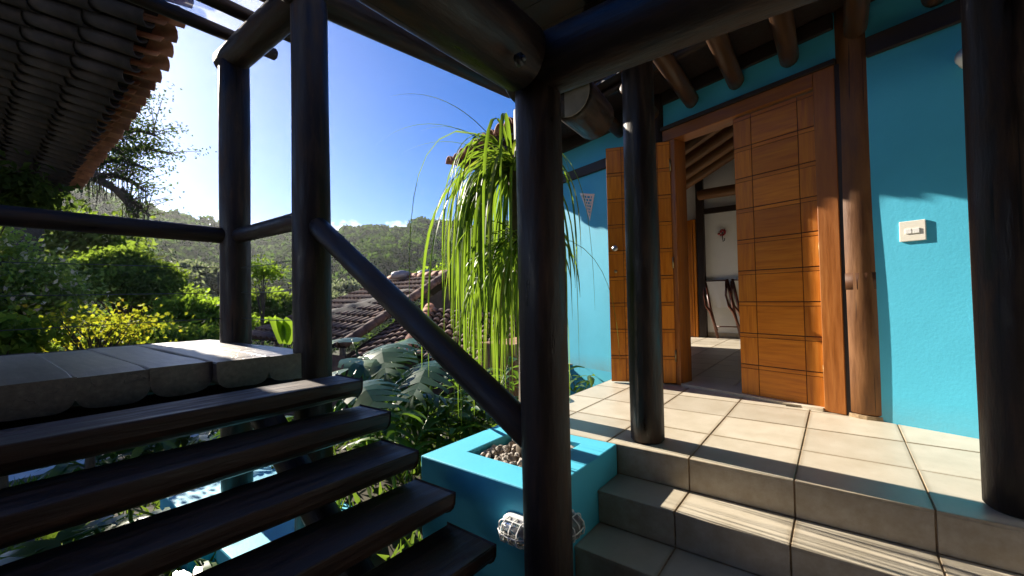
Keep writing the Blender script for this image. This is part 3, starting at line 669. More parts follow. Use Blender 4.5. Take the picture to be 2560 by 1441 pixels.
# rafters over the platform and the dusty glass sheets on them
def onz(x, y, z):
    v = ray(x, y); return CAM+v*(z-CAM[2])/v[2]
RAFY = []
for x, y in ((585, 94), (628, 45), (690, 2)):
    q = onz(x, y, 2.79); RAFY.append(q[1])
    log('rafter', (1.25+.30, q[1], 2.79), (-1.8, q[1], 2.79), .047, .05, M['log'], perg, 16, 8)
for yy in (RAFY[2]-.44, RAFY[2]-.88): log('rafter', (1.55, yy, 2.79), (-1.8, yy, 2.79), .047, .05, M['log'], perg, 16, 8)
mk('glass_sheet', boxv(-1.8, 1.5, RAFY[2]-1.0, RAFY[0]+.08, 2.845, 2.853), BOXF, M['dusty'], perg)
# board ceiling beyond the cross beam
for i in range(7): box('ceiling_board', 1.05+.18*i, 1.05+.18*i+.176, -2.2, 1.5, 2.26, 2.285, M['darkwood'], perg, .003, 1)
for x in (1.5, 1.95): log('rafter', (x, .98, 2.20), (x, -2.2, 2.20), .055, .055, M['log'], perg, 16, 8)
log('beam', (1.02, 1.42, 2.20), (2.36, 1.42, 2.20), .05, .05, M['log'], perg, 14, 6)

# added out of view: dark passage shading the stairs, white wall bouncing sun
rb = empty('shade_passage', (-1, -2.9, -.7), 'unseen dark passage walls and roof added to shade the stairs', 'light blocker')
box('wall', -3.6, 1.3, -3.0, -2.85, -.7, 2.9, M['darkwood'], rb); box('wall', -3.6, -3.45, -2.84, 1.2, -.7, 2.9, M['darkwood'], rb)
for i in range(11): box('shade_board', -3.6, .6, -2.84+.30*i, -2.84+.30*i+.296, 2.9, 2.93, M['darkwood'], rb)
rw = empty('bounce_wall', (2.3, -1.7, -.6), 'unseen white wall added to bounce sunlight onto the tiled steps', 'wall')
mk('panel', boxv(1.3, 2.66, -1.78, -1.62, -.62, 2.1), BOXF, M['white'], rw)  # added reflector outside the view, lifts the light on the risers
# ------------------------------------------------------------------ log stairs with platform and rails
st = empty('log_stairs', (.3, 1.6, -.62), 'dark half-log stairs rising to a planked platform with log rails', 'stairs')
def halflog(x0, x1, yf, dep, z, th, mat, name, parent, axis='x', n=13, ex=.75):
    prof = [(0, 0), (dep, 0)]+[(dep/2+dep/2*math.cos(a)*(1 if True else 1), -.02-(th-.02)*math.sin(a)**.85) for a in np.linspace(0, math.pi, n)]
    prof = [(0, 0), (dep, 0)]+[(dep/2+dep/2*math.copysign(abs(math.cos(a))**ex, math.cos(a)), -.022-(th-.022)*math.sin(a)**ex) for a in np.linspace(0, math.pi, n)]
    m = len(prof); V = []; G = []; off = RNG.random(3)*8; K = 9
    for i in range(K):
        t = i/(K-1); ins = .006 if i in (0, K-1) else 0
        for a, b in prof:
            w_ = .006*math.sin(t*9+off[0]*3)*(1 if a < dep/2 else -.6); zz = b-(ins if b == 0 else -ins)+.0025*math.sin(t*6+a*30+off[1])
            q = (x0+(x1-x0)*t, yf+a+w_, z+zz) if axis == 'x' else (yf+a+w_*.4, x0+(x1-x0)*t, z+zz)
            V.append(q); G.append((a+off[0], b+off[1], (x1-x0)*t+off[2]))
    F = [(i*m+k, i*m+(k+1) % m, (i+1)*m+(k+1) % m, (i+1)*m+k) for i in range(K-1) for k in range(m)]+[tuple(range(m)), tuple(range((K-1)*m+m-1, (K-1)*m-1, -1))]
    if axis == 'x': F = [tuple(reversed(f)) for f in F]
    return mk(name, V, F, mat, parent, False, G, bevel=.006)
for k in range(7):
    zz = .375-.1335*k; yf = 1.905-.213*k
    halflog(-1.7, 1.225+.012*math.sin(k*2.3), yf, .255, zz, .108, M['tread'], 'tread', st)
for i in range(11):
    x1 = 1.225-.2375*i; yf = 2.40 if i < 2 else 2.475
    halflog(yf+.012*math.sin(i*3), 4.08, x1-.234, .233, .48+.004*math.sin(i*1.7), .14, M['plank'], 'plank', st, 'y', 15, .5)
log('joist', (-1.7, 3.5, .24), (1.32, 3.5, .24), .085, .085, M['log'], st, 16, 8); log('joist', (-1.7, 2.72, .24), (1.32, 2.72, .24), .085, .085, M['log'], st, 16, 8)
for x in (.98, -1.1): log('stringer', (x, 2.5, .21), (x, .62, -.97), .075, .075, M['log'], st, 16, 8)
log('rail', (PX-.02, 3.6, 1.27), (-2.2, 3.6, 1.28), .058, .062, M['log'], st, 20)
log('rail', (PX, 3.56, 1.27), (PX, 2.5, 1.265), .055, .055, M['log'], st, 20)
log('handrail', (PX, 2.40, 1.215), (PX+.003, .88, .262), .058, .058, M['log'], st, 22, 14, .012)
for i, py_ in enumerate((670, 733, 797)):
    v = ray(546, py_); zz = float(CAM[2]+v[2]*(3.6/v[1]))
    tubes_obj('wire', [([(PX-.10, 3.6, zz), (0, 3.6, zz-.012), (-2.2, 3.6, zz)], .0028)], M['wire'], st, 5)
    tubes_obj('wire', [([(PX, 3.5, zz), (PX, 3.0, zz-.008), (PX, 2.55, zz)], .0028)], M['wire'], st, 5)
tubes_obj('wire', [([(PX-.115, 3.595, 1.0), (PX-.115, 3.595, .83)], .003)], M['wire'], st, 5)
for y_, lab in ((3.62, 'turquoise masonry pier under the far log post, seen through the stair treads'), (2.47, 'turquoise masonry pier under the near log post, seen through the lower stair treads')):
    pr = empty('masonry_pier', (PX+.02, y_, -1.2), lab, 'pier', 'turquoise piers under the stairs')
    mk('body', boxv(PX-.36, PX+.36, y_-.22, y_+.42, -1.25, -.62), BOXF, M['blue'], pr, bevel=.012)

# ------------------------------------------------------------------ tiled roof overhanging on the left
lr = empty('tiled_roof', (.9, 6.5, 2.4), 'dark clay tile roof overhanging at the upper left, seen from below', 'roof')
ED = xyz([(.92, 3.75, 3.36), (.92, 4.28, 3.09), (.92, 5.02, 2.87), (.92, 6.07, 2.76), (.92, 7.86, 2.70), (.92, 9.33, 2.585)])
ya = 37.64+98; dirc = xyz([math.cos(R(ya)), math.sin(R(ya)), math.tan(R(14.5))]); dirc /= np.linalg.norm(dirc)
def eavept(y):
    return xyz([np.interp(y, ED[:, 1], ED[:, k]) for k in range(3)])
NY = 31
for i in range(NY):
    y = 9.30-.185*i; E0 = eavept(y) if y > 3.75 else xyz([.92, y, 3.36+.5*(3.75-y)])
    nrm = np.cross(dirc, [0, 1, 0]); nrm = nrm if nrm[2] > 0 else -nrm; nrm /= np.linalg.norm(nrm)
    for row in range(7):
        a = E0-dirc*(.17 if row == 0 else 0)+dirc*.42*row; b = E0+dirc*(.42*row+.47); j = RNG.normal()*.01
        if row < 1:
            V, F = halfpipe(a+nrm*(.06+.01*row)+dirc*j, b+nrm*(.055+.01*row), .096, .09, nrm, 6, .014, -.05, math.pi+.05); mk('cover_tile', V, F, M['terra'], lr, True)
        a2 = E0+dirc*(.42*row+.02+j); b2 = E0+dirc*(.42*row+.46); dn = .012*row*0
        V, F = halfpipe(a2-nrm*.012, b2+nrm*.012, .078, .072, -nrm, 6, .013); V = xyz(V)+xyz([0, .11*.0, 0]); mk('channel_tile', V, F, M['terra_shade'], lr, True)
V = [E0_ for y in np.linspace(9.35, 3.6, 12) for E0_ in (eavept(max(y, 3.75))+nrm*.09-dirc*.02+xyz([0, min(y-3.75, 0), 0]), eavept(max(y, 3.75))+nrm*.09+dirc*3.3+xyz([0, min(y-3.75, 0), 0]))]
mk('roof_deck', V, [(2*i, 2*i+1, 2*i+3, 2*i+2) for i in range(11)], M['terra_shade'], lr)
log('roof_support', at(40, 700, 7.2)-xyz([1.6, 0, 3]), at(40, 700, 7.2)+xyz([-1.6, 0, 2.6]), .1, .1, M['log'], lr)

# ------------------------------------------------------------------ neighbouring house below
nb = empty('neighbour_house', at(1000, 900, 9.5)*[1, 1, 0]+[0, 0, -2.8], 'neighbouring house with brown clay tile gable roof down the slope', 'house')
Nr, Fr, Gr, Qr = at(1125, 692, 9.0), at(978, 703, 11.6), at(600, 846, 9.9), at(862, 872, 7.4)
def roofgrid(A, B, C, D, cols, rows, name_obj, parent, mat, rt=.085, skip=0):
    """A-B is the ridge edge, D-C the eave edge; tiles run from A-B down to D-C"""
    for c_ in range(cols):
        u = (c_+.5)/cols; t_, b_ = A+(B-A)*u, D+(C-D)*u
        up = np.cross(B-A, D-A); up = up if up[2] > 0 else -up; up /= np.linalg.norm(up)
        for r_ in range(rows):
            p = b_+(t_-b_)*(r_/rows)-(t_-b_)/rows*.08; q = b_+(t_-b_)*((r_+1)/rows)
            w0 = np.linalg.norm((B-A)*(r_/rows)+(C-D)*(1-r_/rows))/cols*.5
            j = RNG.normal()*.008
            V, F = halfpipe(p+up*.03, q+up*.0, w0*(.98+j), w0*.86, up, 5, .012); mk(name_obj, V, F, mat, parent, True)
nroof = mk('roof', [Nr, Fr, Gr, Qr], [(0, 1, 2, 3)], M['terra_shade'], nb)
roofgrid(Nr, Fr, Gr, Qr, 17, 12, 'roof_tile', nroof, M['terra_mid'])
upn = np.cross(Fr-Nr, Qr-Nr); upn = upn if upn[2] > 0 else -upn; upn /= np.linalg.norm(upn)
for i in range(12):
    p, q = Nr+(Qr-Nr)*(i/12), Nr+(Qr-Nr)*((i+1.12)/12); V, F = halfpipe(q+upn*.03, p+upn*.05, .13, .115, upn, 6, .02); mk('verge_tile', V, F, M['terra_mid'], nroof, True)
for i in range(9):
    p, q = Nr+(Fr-Nr)*(i/9), Nr+(Fr-Nr)*((i+1.12)/9); V, F = halfpipe(p+[0, 0, .02], q+[0, 0, .03], .14, .12, (0, 0, 1), 6, .02); mk('ridge_tile', V, F, M['terra'], nroof, True)
# other slope and gable wall
Nr2 = Nr+(Nr-Qr)*[.55, .55, 0]+[0, 0, -(Nr-Qr)[2]*.55]; Fr2 = Fr+(Nr2-Nr)
mk('roof', [Nr, Fr, Fr2, Nr2], [(0, 3, 2, 1)], M['terra_shade'], nb)
mk('gable_wall', [Qr-[0, 0, .12], Nr-[0, 0, .15], Nr2-[0, 0, .12], Nr2*[1, 1, 0]+[0, 0, -3], Qr*[1, 1, 0]+[0, 0, -3]], [(0, 1, 2, 3, 4)], M['terra_shade'], nb)
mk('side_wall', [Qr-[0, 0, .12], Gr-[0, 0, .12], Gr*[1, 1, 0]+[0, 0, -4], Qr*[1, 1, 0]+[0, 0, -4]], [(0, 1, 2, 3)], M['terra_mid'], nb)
# lower porch roof in front
La, Lb = at(1075, 775, 7.9), at(1330, 800, 7.6); Lc, Ld = at(1345, 985, 5.2), at(1010, 890, 6.3)
lroof = mk('porch_roof', [La, Lb, Lc, Ld], [(0, 3, 2, 1)], M['terra_shade'], nb)
roofgrid(La, Lb, Lc, Ld, 13, 9, 'porch_tile', lroof, M['terra_mid'])
for i in range(8):
    p, q = La+(Ld-La)*(i/8), La+(Ld-La)*((i+1.12)/8); V, F = halfpipe(q+[0, 0, .03], p+[0, 0, .05], .10, .09, (0, 0, 1), 6, .02); mk('hip_tile', V, F, M['terra'], lroof, True)
Le, Lf = at(880, 905, 6.9), at(1000, 800, 8.2)
l2 = mk('porch_roof', [La, Ld, Le, Lf], [(0, 1, 2, 3)], M['terra_shade'], nb)
roofgrid(Lf, La, Ld, Le, 6, 8, 'porch_tile', l2, M['terra_mid'])
mk('chimney_block', [*(boxv(0, .9, 0, .5, -1.2, 0)+at(1285, 862, 4.7))], BOXF, M['terra'], nb, bevel=.01)
for (x, y, d), lab in (((1005, 702, 10.6), 'turbine roof vent nearer the log handrail, on the neighbouring tiled roof'), ((1068, 698, 11.2), 'turbine roof vent half hidden by palm leaves on the neighbouring roof')):
    c = at(x, y, d); t = empty('roof_vent', c-[0, 0, .35], lab, 'roof vent', 'turbine vents on the neighbouring roof')
    v, f, g = tube([c-[0, 0, .5], c+[0, 0, .03]], .13, 16); mk('pipe', v, f, M['galv'], t, True)
    parts = []
    n = 22
    for k in range(n):
        a = 2*math.pi*k/n; V = []
        for j in range(7):
            ph = -1.2+2.4*j/6; r_ = .26*math.cos(ph*.72)**.8; z = .02+.105+.105*math.sin(ph)
            for da, rr in ((0, r_), (.30, r_*.93)): V.append(c+xyz([rr*math.cos(a+da), rr*math.sin(a+da), z]))
        parts.append((V, [(2*j, 2*j+1, 2*j+3, 2*j+2) for j in range(6)], V))
    v, f, g = join(parts); mk('turbine', v, f, M['galv'], t, False)
    v, f, g = tube([c+[0, 0, .222], c+[0, 0, .245]], [.16, .05], 18); mk('cap', v, f, M['galv'], t, True)
# small far house on the hill
c = at(398, 618, 210); fh = empty('hill_house', c-[0, 0, 4], 'tiny pale blue house among the trees on the far hillside', 'house')
mk('wall', boxv(-5, 5, -3.5, 3.5, -4, 2.0)+c, BOXF, M['blue'], fh); mk('roof', xyz([(-5.6, -4, 2.02), (5.6, -4, 2.02), (5.6, 4, 2.02), (-5.6, 4, 2.02), (-5.6, 0, 4), (5.6, 0, 4)])+c, [(0, 1, 5, 4), (2, 3, 4, 5), (0, 4, 3), (1, 2, 5), (0, 3, 2, 1)], M['concrete'], fh)

# ------------------------------------------------------------------ ponytail palm in the planter
palm = empty('palm', (1.82, 1.29, -.1), 'ponytail palm with long drooping strap leaves growing from the turquoise planter', 'palm')
HA = xyz([1.80, 1.37, 1.47]); HB = xyz([1.84, 1.30, 1.02])
parts = [tube([(1.82, 1.29, -.12), (1.82, 1.29, .05), (1.815, 1.30, .5), (1.84, 1.30, 1.0)], [.11, .07, .052, .045], 14, True, .04), tube([(1.82, 1.295, .7), (1.80, 1.34, 1.1), (1.80, 1.37, 1.44)], [.04, .035, .03], 10, True, .04)]
v, f, g = join(parts); mk('trunk', v, f, M['palmtrunk'], palm, True, g)
def strap(p, d, ln, w0, g, n=12, twist=0):
    p = xyz(p); d = xyz(d)/np.linalg.norm(d); h = ln/n; pts = [p.copy()]; v = d.copy()
    for i in range(n):
        v = v+np.array([0, 0, -g*h*(1+1.5*i/n)]); v /= np.linalg.norm(v); p = p+v*h; pts.append(p.copy())
    V = []
    for i, q in enumerate(pts):
        t = i/n; dd = pts[min(i+1, n)]-pts[max(i-1, 0)]; sd = np.cross(dd, [0, 0, 1]); sn = np.linalg.norm(sd); sd = sd/sn if sn > 1e-6 else np.array([1., 0, 0])
        dd /= np.linalg.norm(dd); c_, s_ = math.cos(twist*t), math.sin(twist*t); nn = np.cross(sd, dd); sd = sd*c_+nn*s_; nn = np.cross(sd, dd)
        w_ = w0*min(1, .5+3*t)*(1-t**2.2)+.0006; V += [q-sd*w_+nn*w_*.35, q, q+sd*w_+nn*w_*.35]
    F = []
    for i in range(n): F += [(3*i, 3*i+1, 3*i+4, 3*i+3), (3*i+1, 3*i+2, 3*i+5, 3*i+4)]
    return V, F
def palm_leaf(H, az, elv, ln, w0, g, tw=0):
    d = (math.cos(az)*math.cos(elv), math.sin(az)*math.cos(elv), math.sin(elv)); V, F = strap(H+xyz(d)*.02, d, ln, w0, g, 13, tw); mk('leaf', V, F, M['lf_palm'], palm, True)
camaz = math.atan2(-1.3, -1.82)
LEFT = math.atan2(-CR[1], -CR[0])
def paz(): return LEFT+random.gauss(0, 1.0) if random.random() < .8 else random.uniform(0, 6.283)
for i in range(172):
    az = paz(); e_ = math.asin(random.uniform(-.1, .98)); palm_leaf(HA+RNG.normal(size=3)*.015, az, e_, (random.uniform(.45, 1.0) if random.random() < .65 else random.uniform(.9, 1.45)), random.uniform(.005, .0115), random.uniform(3.0, 6.5), random.uniform(-1.6, 1.6))
for i in range(112):
    az = paz(); e_ = math.asin(random.uniform(-.1, .85)); palm_leaf(HB+RNG.normal(size=3)*.02, az, e_, random.uniform(.4, 1.05), random.uniform(.005, .0105), random.uniform(3, 8), random.uniform(-1.6, 1.6))
for az, e_, ln in ((2.5, 1.0, 1.0), (2.2, .85, 1.1), (2.4, .6, .8), (2.0, .9, .8)): palm_leaf(HA, az, e_, ln*.75, .006, 1.2, .3)

# ------------------------------------------------------------------ monstera and garden plants
def monstera_mesh(seed):
    rg = np.random.default_rng(seed); V = []; F = []
    def prof(t): return .5*math.sin(math.pi*min(1, (t*.92+.10)))**.75*(1-.25*t)
    n = 8
    bend = .35+.2*rg.random()
    def P(x, y):
        z = -bend*(x*x*1.4+max(y-.15, 0)**2*.8)+.05*abs(x)+.02*math.sin(9*y+5*abs(x)); return (x, y, z)
    for sd in (-1, 1):
        for i in range(n):
            t0, t1 = i/n, (i+1)/n; gap = .42 if rg.random() > .15 else .1
            w_ = prof((t0+t1)/2)*(1+.12*rg.normal()); y0, y1 = t0*1.0-.18, t1*1.0-.18; fwd = .10+.16*t0
            inn = .38; b = len(V)
            a0, a1 = (0, y0), (0, y1); b0, b1 = (sd*w_*inn, y0+fwd*inn), (sd*w_*inn, y1+fwd*inn)
            mid = (y0+y1)/2; c0 = (sd*w_*.75, mid-(y1-y0)*(.5-gap*.6)+fwd*.8); c1 = (sd*w_*.75, mid+(y1-y0)*(.5-gap*.6)+fwd*.8)
            d0 = (sd*w_, mid+fwd*1.15-(y1-y0)*.22); d1 = (sd*w_*.98, mid+fwd*1.2+(y1-y0)*.25)
            V += [P(*q) for q in (a0, a1, b0, b1, c0, c1, d0, d1)]
            fs = [(0, 2, 3, 1), (2, 4, 5, 3), (4, 6, 7, 5)]
            F += [tuple(b+k for k in (f if sd > 0 else f[::-1])) for f in fs]
    b = len(V); V += [P(0, .80), P(.10, .90), P(0, 1.05), P(-.10, .90)]; F.append((b, b+1, b+2, b+3))
    return xyz(V), F
MONP = []
def plant_leaf(parent, mesh_src, org, heading, pitch, roll, size, first):
    rot = (Matrix.Rotation(heading, 3, 'Z') @ Matrix.Rotation(pitch, 3, 'X') @ Matrix.Rotation(roll, 3, 'Y')).to_euler()
    return copy(mesh_src, org, parent, rot, (size, size, size))
def mon_src(i): 
    V, F = monstera_mesh(i); me = bpy.data.meshes.new('monstera_leaf'); me.from_pydata([tuple(v) for v in V], [], F); me.polygons.foreach_set('use_smooth', [True]*len(me.polygons)); me.materials.append(M['lf_mon']); return me
MME = [mon_src(i) for i in range(5)]
def mon_plant(base, leaves, label):
    base = xyz(base); t = empty('monstera', base, label, 'plant', 'monstera plants in the garden'); segs = []
    for i, (p, size, head, pitch, roll) in enumerate(leaves):
        o = bpy.data.objects.new('leaf', MME[(i*2+len(label)) % 5]); finish(o, t, p)
        o.rotation_euler = (Matrix.Rotation(head, 3, 'Z') @ Matrix.Rotation(pitch, 3, 'X') @ Matrix.Rotation(roll, 3, 'Y')).to_euler(); o.scale = (size, size, size)
        m_ = (base+p)/2+xyz([0, 0, .12])+RNG.normal(size=3)*.04; segs.append(([base-[0, 0, .1], m_, p], [.014, .012, .007]))
    tubes_obj('stem', segs, M['lf_ging'], t, 6)
def ml(x, y, d, size, head=None, pitch=None):
    return (at(x, y, d), size, head if head is not None else random.uniform(0, 6.28), pitch if pitch is not None else random.uniform(-.5, .15), random.uniform(-.35, .35))
HC = math.atan2(-1, -1)-math.pi/2                               # leaf tips towards the camera
mon_plant(at(930, 1130, 3.2), [ml(955, 872, 3.35, .5, HC+.2, -.25), ml(875, 905, 3.2, .42, HC+1.2, -.3), ml(905, 965, 2.75, .46, HC+.5, -.2), ml(880, 850, 3.7, .4), ml(845, 930, 3.0, .38), ml(925, 925, 3.1, .36, HC+3.0, .5), ml(870, 1000, 2.8, .35)], 'glossy monstera with large split leaves beside the top stair treads')
mon_plant(at(1060, 1120, 3.3), [ml(1075, 912, 3.05, .48, HC-.3, -.3), ml(1030, 850, 3.7, .44), ml(1010, 935, 3.2, .4, HC-.8, -.2), ml(1110, 880, 3.5, .36), ml(980, 905, 3.5, .38, HC+2.6, .4), ml(1000, 985, 2.9, .36), ml(1060, 985, 3.0, .34)], 'glossy monstera with split leaves behind the diagonal handrail')
mon_plant(at(330, 1420, 3.6), [ml(300, 1345, 3.35, .5, HC-1.1, -.1), ml(390, 1290, 3.5, .45, HC-1.4, -.05), ml(90, 1380, 3.3, .5, HC-.4, -.25), ml(180, 1330, 3.8, .4), ml(560, 1420, 3.0, .34), ml(520, 1440, 2.9, .36), ml(240, 1400, 3.5, .4)], 'monstera with a sunlit split leaf beneath the log stairs')
mon_plant(at(560, 1120, 5.6), [ml(520, 1095, 5.4, .4), ml(600, 1050, 5.2, .4), ml(650, 1060, 4.6, .4), ml(560, 1060, 5.6, .4), ml(700, 1045, 4.4, .35)], 'monstera behind the log platform, glimpsed between the upper treads')
# lance-leaved plants
def lance_mesh(seed, ln=1.0, w_=.13):
    rg = np.random.default_rng(seed); n = 7; V = []; F = []
    for i in range(n+1):
        t = i/n; z = .35*t-.75*t*t*(.7+.5*rg.random()*.3); ww = w_*math.sin(math.pi*min(1, .06+t*.95))**.8
        V += [(-ww, t*ln, z+ww*.3), (0, t*ln, z), (ww, t*ln, z+ww*.3)]
    for i in range(n): F += [(3*i, 3*i+1, 3*i+4, 3*i+3), (3*i+1, 3*i+2, 3*i+5, 3*i+4)]
    me = bpy.data.meshes.new('lance_leaf'); me.from_pydata(V, [], F); me.polygons.foreach_set('use_smooth', [True]*len(me.polygons)); me.materials.append(M['lf_ging']); return me
LME = [lance_mesh(i, 1, w_) for i, w_ in enumerate((.10, .12, .14, .07))]
def lance_plant(base, h, stems, per, ll, label, spread=.3):
    base = xyz(base); t = empty('garden_plant', base, label, 'plant', 'leafy garden plants'); segs = []
    for s_ in range(stems):
        a = random.uniform(0, 6.28); r_ = spread*random.uniform(.3, 1); tip = base+xyz([r_*math.cos(a), r_*math.sin(a), h*random.uniform(.6, 1)]); m_ = base+xyz([r_*.3*math.cos(a), r_*.3*math.sin(a), h*.5])
        segs.append(([base-[0, 0, .1], m_, tip], [.007, .006, .004]))
        for k in range(per):
            u = .3+.7*(k+1)/per; p = m_+(tip-m_)*min(1, max(0, (u-.3)/.7)); o = bpy.data.objects.new('leaf', random.choice(LME)); finish(o, t, p)
            s2 = ll*random.uniform(.7, 1.2); o.scale = (s2, s2, s2)
            o.rotation_euler = (Matrix.Rotation(random.uniform(0, 6.28), 3, 'Z') @ Matrix.Rotation(random.uniform(-.3, .7), 3, 'X') @ Matrix.Rotation(random.uniform(-.5, .5), 3, 'Y')).to_euler()
    tubes_obj('stem', segs, M['lf_ging'], t, 5)
def gp(x, y, d, dz=0): return at(x, y, d)+[0, 0, dz]
LP = [((1000, 1120, 2.75), .42, 5, 6, .24, 'low lance-leaved plant at the stair edge, nearest the third tread end'), ((1075, 1110, 2.75), .40, 5, 6, .24, 'low lance-leaved plant in deep shade beside the planter corner'),
      ((1130, 1085, 2.9), .42, 6, 6, .22, 'lance-leaved plant left of the planter below the handrail'), ((1040, 1060, 3.2), .5, 6, 6, .26, 'taller lance-leaved plant between monstera and planter'),
      ((1190, 1060, 3.0), .42, 6, 6, .22, 'dense lance-leaved plant just behind the turquoise planter rim'), ((1210, 990, 3.4), .5, 7, 6, .26, 'sunlit lance-leaved plant under the palm leaves, left of the central post'),
      ((1262, 1010, 3.1), .36, 6, 6, .2, 'bright yellow-green plant at the left edge of the central post'), ((1170, 960, 3.9), .45, 6, 5, .26, 'bright lance-leaved plant in front of the neighbouring roof edge'),
      ((1450, 985, 4.4), .55, 3, 3, .2, 'sparse thin plant against the turquoise wall at the terrace end'), ((1280, 975, 3.9), .3, 6, 5, .2, 'leafy plant behind the palm trunk by the brick block'),
      ((960, 1080, 3.3), .45, 5, 6, .26, 'dark lance-leaved plant below the large monstera leaves'), ((330, 1180, 8.0), .8, 9, 5, .5, 'strap-leaved plant in front of the sunlit path left of the pier'), ((430, 1140, 7.6), .8, 9, 5, .5, 'strap-leaved plant in front of the sunlit path nearest the platform post'), ((250, 1200, 7.2), .6, 6, 4, .45, 'strap-leaved plant at the shaded end of the path')]
for (x, y, d), h, s_, per, ll, lab in LP:
    q = gp(x, y, d); b = xyz([q[0], q[1], min(q[2], float(gz(q[0], q[1])))]); top = q[2]+h*.55
    if q[1] < 2.6 and q[0] < 2.5: top = min(top, .42*(q[1]-1.68))
    lance_plant(b, top-b[2], s_, per+1, ll, lab, .2+.04*d)
# banana-like leaves by the far post
bn = empty('banana_plant', at(712, 905, 5.2), 'young banana plant with broad yellow-green leaves between the two tall posts', 'plant')
for (x, y), (dx, dz) in (((700, 860), (-.15, 1)), ((722, 862), (.25, 1)), ((712, 862), (.02, 1))):
    p = at(x, y, 5.2); o = bpy.data.objects.new('leaf', lance_mesh(9, 1, .2)); finish(o, bn, p); o.scale = (.36, .36, .36); o.rotation_euler = (Matrix.Rotation(HC+dx, 3, 'Z') @ Matrix.Rotation(1.25, 3, 'X')).to_euler(); o.data.materials[0] = M['lf_palm']
tubes_obj('stem', [([at(712, 905, 5.2), at(712, 860, 5.2)], .02)], M['lf_ging'], bn)
# ground cover under everything
n = 26000
xx = RNG.uniform(-3.5, 7.5, n); yy = RNG.uniform(1.75, 12, n); k = ~((yy > 8.2) & (yy < 10)); xx, yy = xx[k], yy[k]; k = ~((xx > 1.9) & (yy < 1.95)) & ~((xx > 3.9) & (yy < 3.2)); xx, yy = xx[k], yy[k]
zz = gz(xx, yy); P = np.stack([xx, yy, zz+.05*RNG.random(len(xx))], 1); D = RNG.normal(size=P.shape); D[:, 2] = np.abs(D[:, 2])+.7
V, F, ti = leafmesh(P, D, .10+.14*RNG.random(len(P)), .018+.03*RNG.random(len(P))); tag(mk('ground_cover', V, F, M['grass'], tint=ti), 'mixed grass and low ground cover on the garden soil', 'grass', kind='stuff')

# ------------------------------------------------------------------ trees and shrubs beyond the platform
def spread_tree(name, label, px_, top, d, wpx, hpx, mat, ll, clumps, per, sp, n=4, cat='tree', group='trees in the valley', base=None, trunk=.15, **kw):
    c = at(px_, top+hpx/2, d); rx = wpx/FPX*d/2*.75; rz = hpx/FPX*d/2*.8; cs, rs = [], []
    for i in range(n):
        o = RNG.normal(size=3)*xyz([rx*.45, rx*.45, rz*.35]); cs.append(c+o); rs.append(xyz([rx*.62, rx*.62, rz*.62])*(.8+.4*RNG.random()))
    b = xyz([c[0], c[1], float(gz(c[0], c[1]))]); b[2] = min(b[2], c[2]-rz*1.3)
    return tree(name, label, b, cs, rs, mat, ll, clumps, per, sp, trunk, cat, group, **kw)
spread_tree('flowering_shrub', 'tall flowering shrub with pinkish blossoms under the left end of the railing', 50, 590, 12, 230, 270, M['lf_pink'], .11, 44, 34, .24, 6, 'shrub', 'shrubs behind the platform', aspect=.55)
spread_tree('leafy_tree', 'bright domed tree with dense layered foliage in the middle of the railing view', 300, 640, 21, 150, 190, M['lf_green'], .2, 70, 70, .26, 5, flat=.3)
spread_tree('leafy_shrub', 'yellowing shrub with orange and yellow leaves just behind the platform', 222, 780, 6.5, 170, 115, M['lf_yellow'], .055, 20, 10, .16, 5, 'shrub', 'shrubs behind the platform', aspect=.75, trunk=.04)
spread_tree('leafy_shrub', 'dull green broad-leaved shrub at the lower left edge behind the platform', 15, 812, 6.2, 130, 90, M['lf_green'], .08, 18, 22, .12, 4, 'shrub', 'shrubs behind the platform', aspect=.8, trunk=.04)
spread_tree('leafy_tree', 'dark leafy tree under the overhanging roof corner at the left edge', -25, 455, 9, 230, 80, M['lf_dark'], .13, 24, 28, .18, 3, droop=.3, trunk=.04, limbs=2)
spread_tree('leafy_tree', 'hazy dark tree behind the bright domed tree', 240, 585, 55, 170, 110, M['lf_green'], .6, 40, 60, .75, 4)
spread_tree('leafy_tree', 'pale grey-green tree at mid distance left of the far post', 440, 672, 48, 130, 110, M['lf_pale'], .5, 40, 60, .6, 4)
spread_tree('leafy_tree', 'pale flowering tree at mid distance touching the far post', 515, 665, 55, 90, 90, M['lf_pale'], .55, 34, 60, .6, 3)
spread_tree('leafy_tree', 'wide green tree with flat layers left of the far post', 450, 725, 27, 200, 125, M['lf_green'], .30, 50, 45, .38, 5, flat=.28)
spread_tree('leafy_tree', 'sunlit green tree low against the far post', 515, 735, 19, 140, 150, M['lf_bright'], .22, 40, 40, .3, 4, flat=.35)
spread_tree('leafy_tree', 'low green tree just above the platform edge', 420, 815, 14, 170, 80, M['lf_green'], .16, 40, 40, .24, 4, flat=.4)
spread_tree('leafy_tree', 'green tree filling the gap between the two tall posts', 690, 735, 22, 130, 150, M['lf_green'], .26, 50, 45, .32, 4)
spread_tree('leafy_tree', 'sparse bright branch tree high between the two tall posts', 652, 640, 13, 60, 90, M['lf_bright'], .12, 14, 16, .2, 2, trunk=.04)
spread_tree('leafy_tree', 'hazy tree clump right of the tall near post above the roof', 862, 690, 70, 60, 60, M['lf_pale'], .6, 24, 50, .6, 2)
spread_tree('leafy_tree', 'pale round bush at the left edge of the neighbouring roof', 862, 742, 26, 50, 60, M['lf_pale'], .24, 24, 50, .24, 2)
spread_tree('leafy_tree', 'green bush above the neighbouring roof ridge', 1090, 672, 17, 70, 50, M['lf_bright'], .2, 24, 50, .2, 2)
spread_tree('leafy_tree', 'green tree behind the palm leaves right of the neighbouring gable', 1240, 640, 11, 170, 250, M['lf_green'], .17, 40, 36, .24, 4)
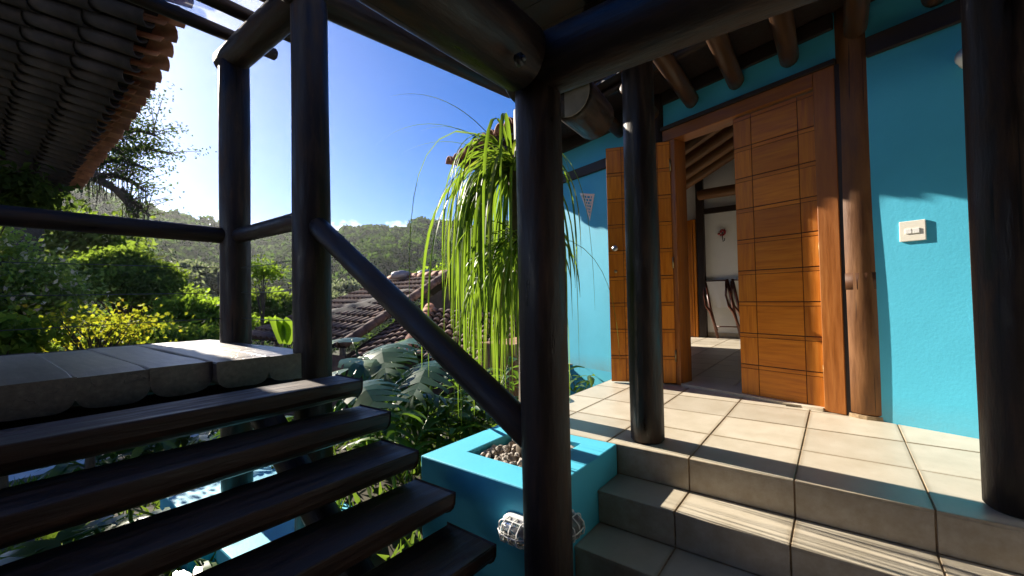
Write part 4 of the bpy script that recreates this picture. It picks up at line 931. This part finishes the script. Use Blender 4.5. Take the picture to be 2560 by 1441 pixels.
spread_tree('leafy_tree', 'dark tree at mid distance far left behind the flowering shrub', 60, 560, 30, 200, 160, M['lf_green'], .4, 40, 60, .5, 4)
# big mossy tree: limbs reach in from behind the tiled roof
mt = empty('mossy_tree', at(20, 760, 25)*[1, 1, 0]+[0, 0, -3], 'tall spreading tree with hanging moss on its limbs beside the tiled roof', 'tree')
Tb = at(20, 760, 25)*[1, 1, 0]+[0, 0, -3]; Tt = at(60, 150, 25)
limbs = [[(60, 500), (160, 470), (230, 440), (290, 475), (330, 520), (345, 545)], [(50, 430), (170, 350), (245, 345), (300, 380), (360, 370), (430, 385)], [(50, 380), (180, 320), (240, 330), (300, 330), (345, 325), (390, 340)],
         [(60, 320), (180, 280), (260, 265), (300, 250), (335, 255)], [(60, 480), (200, 420), (260, 400), (310, 400), (370, 425)], [(230, 440), (290, 440), (330, 455), (365, 480)], [(300, 475), (350, 520), (375, 540)]]
parts = [tube([Tb, (Tb+Tt)/2+[.3, 0, 0], Tt], [.6, .45, .2], 10)]; LP_, TW_ = [], []; moss = []
for li, pts in enumerate(limbs):
    P3 = [at(x, y, 25+.5*math.sin(i*1.7+li)) for i, (x, y) in enumerate(pts)]; r0 = .30 if li < 5 else .16
    parts.append(tube(P3, np.linspace(r0, .05, len(P3)), 7, True, .08))
    for i in range(1, len(P3)):
        for k in range(9):
            q = P3[i-1]+(P3[i]-P3[i-1])*random.random(); tip = q+xyz([random.gauss(.3, .5), random.gauss(-.3, .6), random.gauss(.25, .45)])
            parts.append(tube([q, (q+tip)/2+[0, 0, .05], tip], [.025, .016, .006], 4, False))
            for _ in range(7 if li in (0, 5, 6) else 34): LP_.append(q+(tip-q)*random.uniform(.3, 1.2)+RNG.normal(size=3)*[.26, .26, .09])
            if li in (0, 5, 6, 4) and random.random() < .38: moss.append((q, random.uniform(.5, 1.5)))
v, f, g = join(parts); mk('trunk', v, f, M['bark'], mt, True, g)
P = xyz(LP_); V, F, ti = leafmesh(P, RNG.normal(size=P.shape), .14*(.7+.6*RNG.random(len(P))), .085); mk('crown', V, F, M['lf_dark'], mt, tint=ti)
parts = []
for q, ln in moss:
    for _ in range(3):
        b = q+RNG.normal(size=3)*[.12, .12, .02]; m_ = b-[0, 0, ln*.5]+RNG.normal(size=3)*.04; parts.append(tube([b, m_, b-[0, 0, ln*random.uniform(.7, 1)]+RNG.normal(size=3)*.05], [.016, .013, .003], 4, False, .3))
v, f, g = join(parts); tag(mk('moss', v, f, M['moss'], mt, tint=RNG.random(len(v))), kind='stuff')

# ------------------------------------------------------------------ haze
hz_ = mk('haze', boxv(-620, 620, -620, 620, -40, 95), BOXF, None); tag(hz_, kind='stuff'); hz_['label'] = 'thin sunlit haze filling the valley air'; hz_['category'] = 'haze'
hm = bpy.data.materials.new('haze_air'); hm.use_nodes = True; ht = hm.node_tree; ht.nodes.clear()
ho = ht.nodes.new('ShaderNodeOutputMaterial'); hv = ht.nodes.new('ShaderNodeVolumePrincipled'); hv.inputs['Density'].default_value = .00018; hv.inputs['Color'].default_value = (.93, .95, 1, 1); hv.inputs['Anisotropy'].default_value = .6
ht.links.new(hv.outputs[0], ho.inputs['Volume']); hz_.data.materials.append(hm)
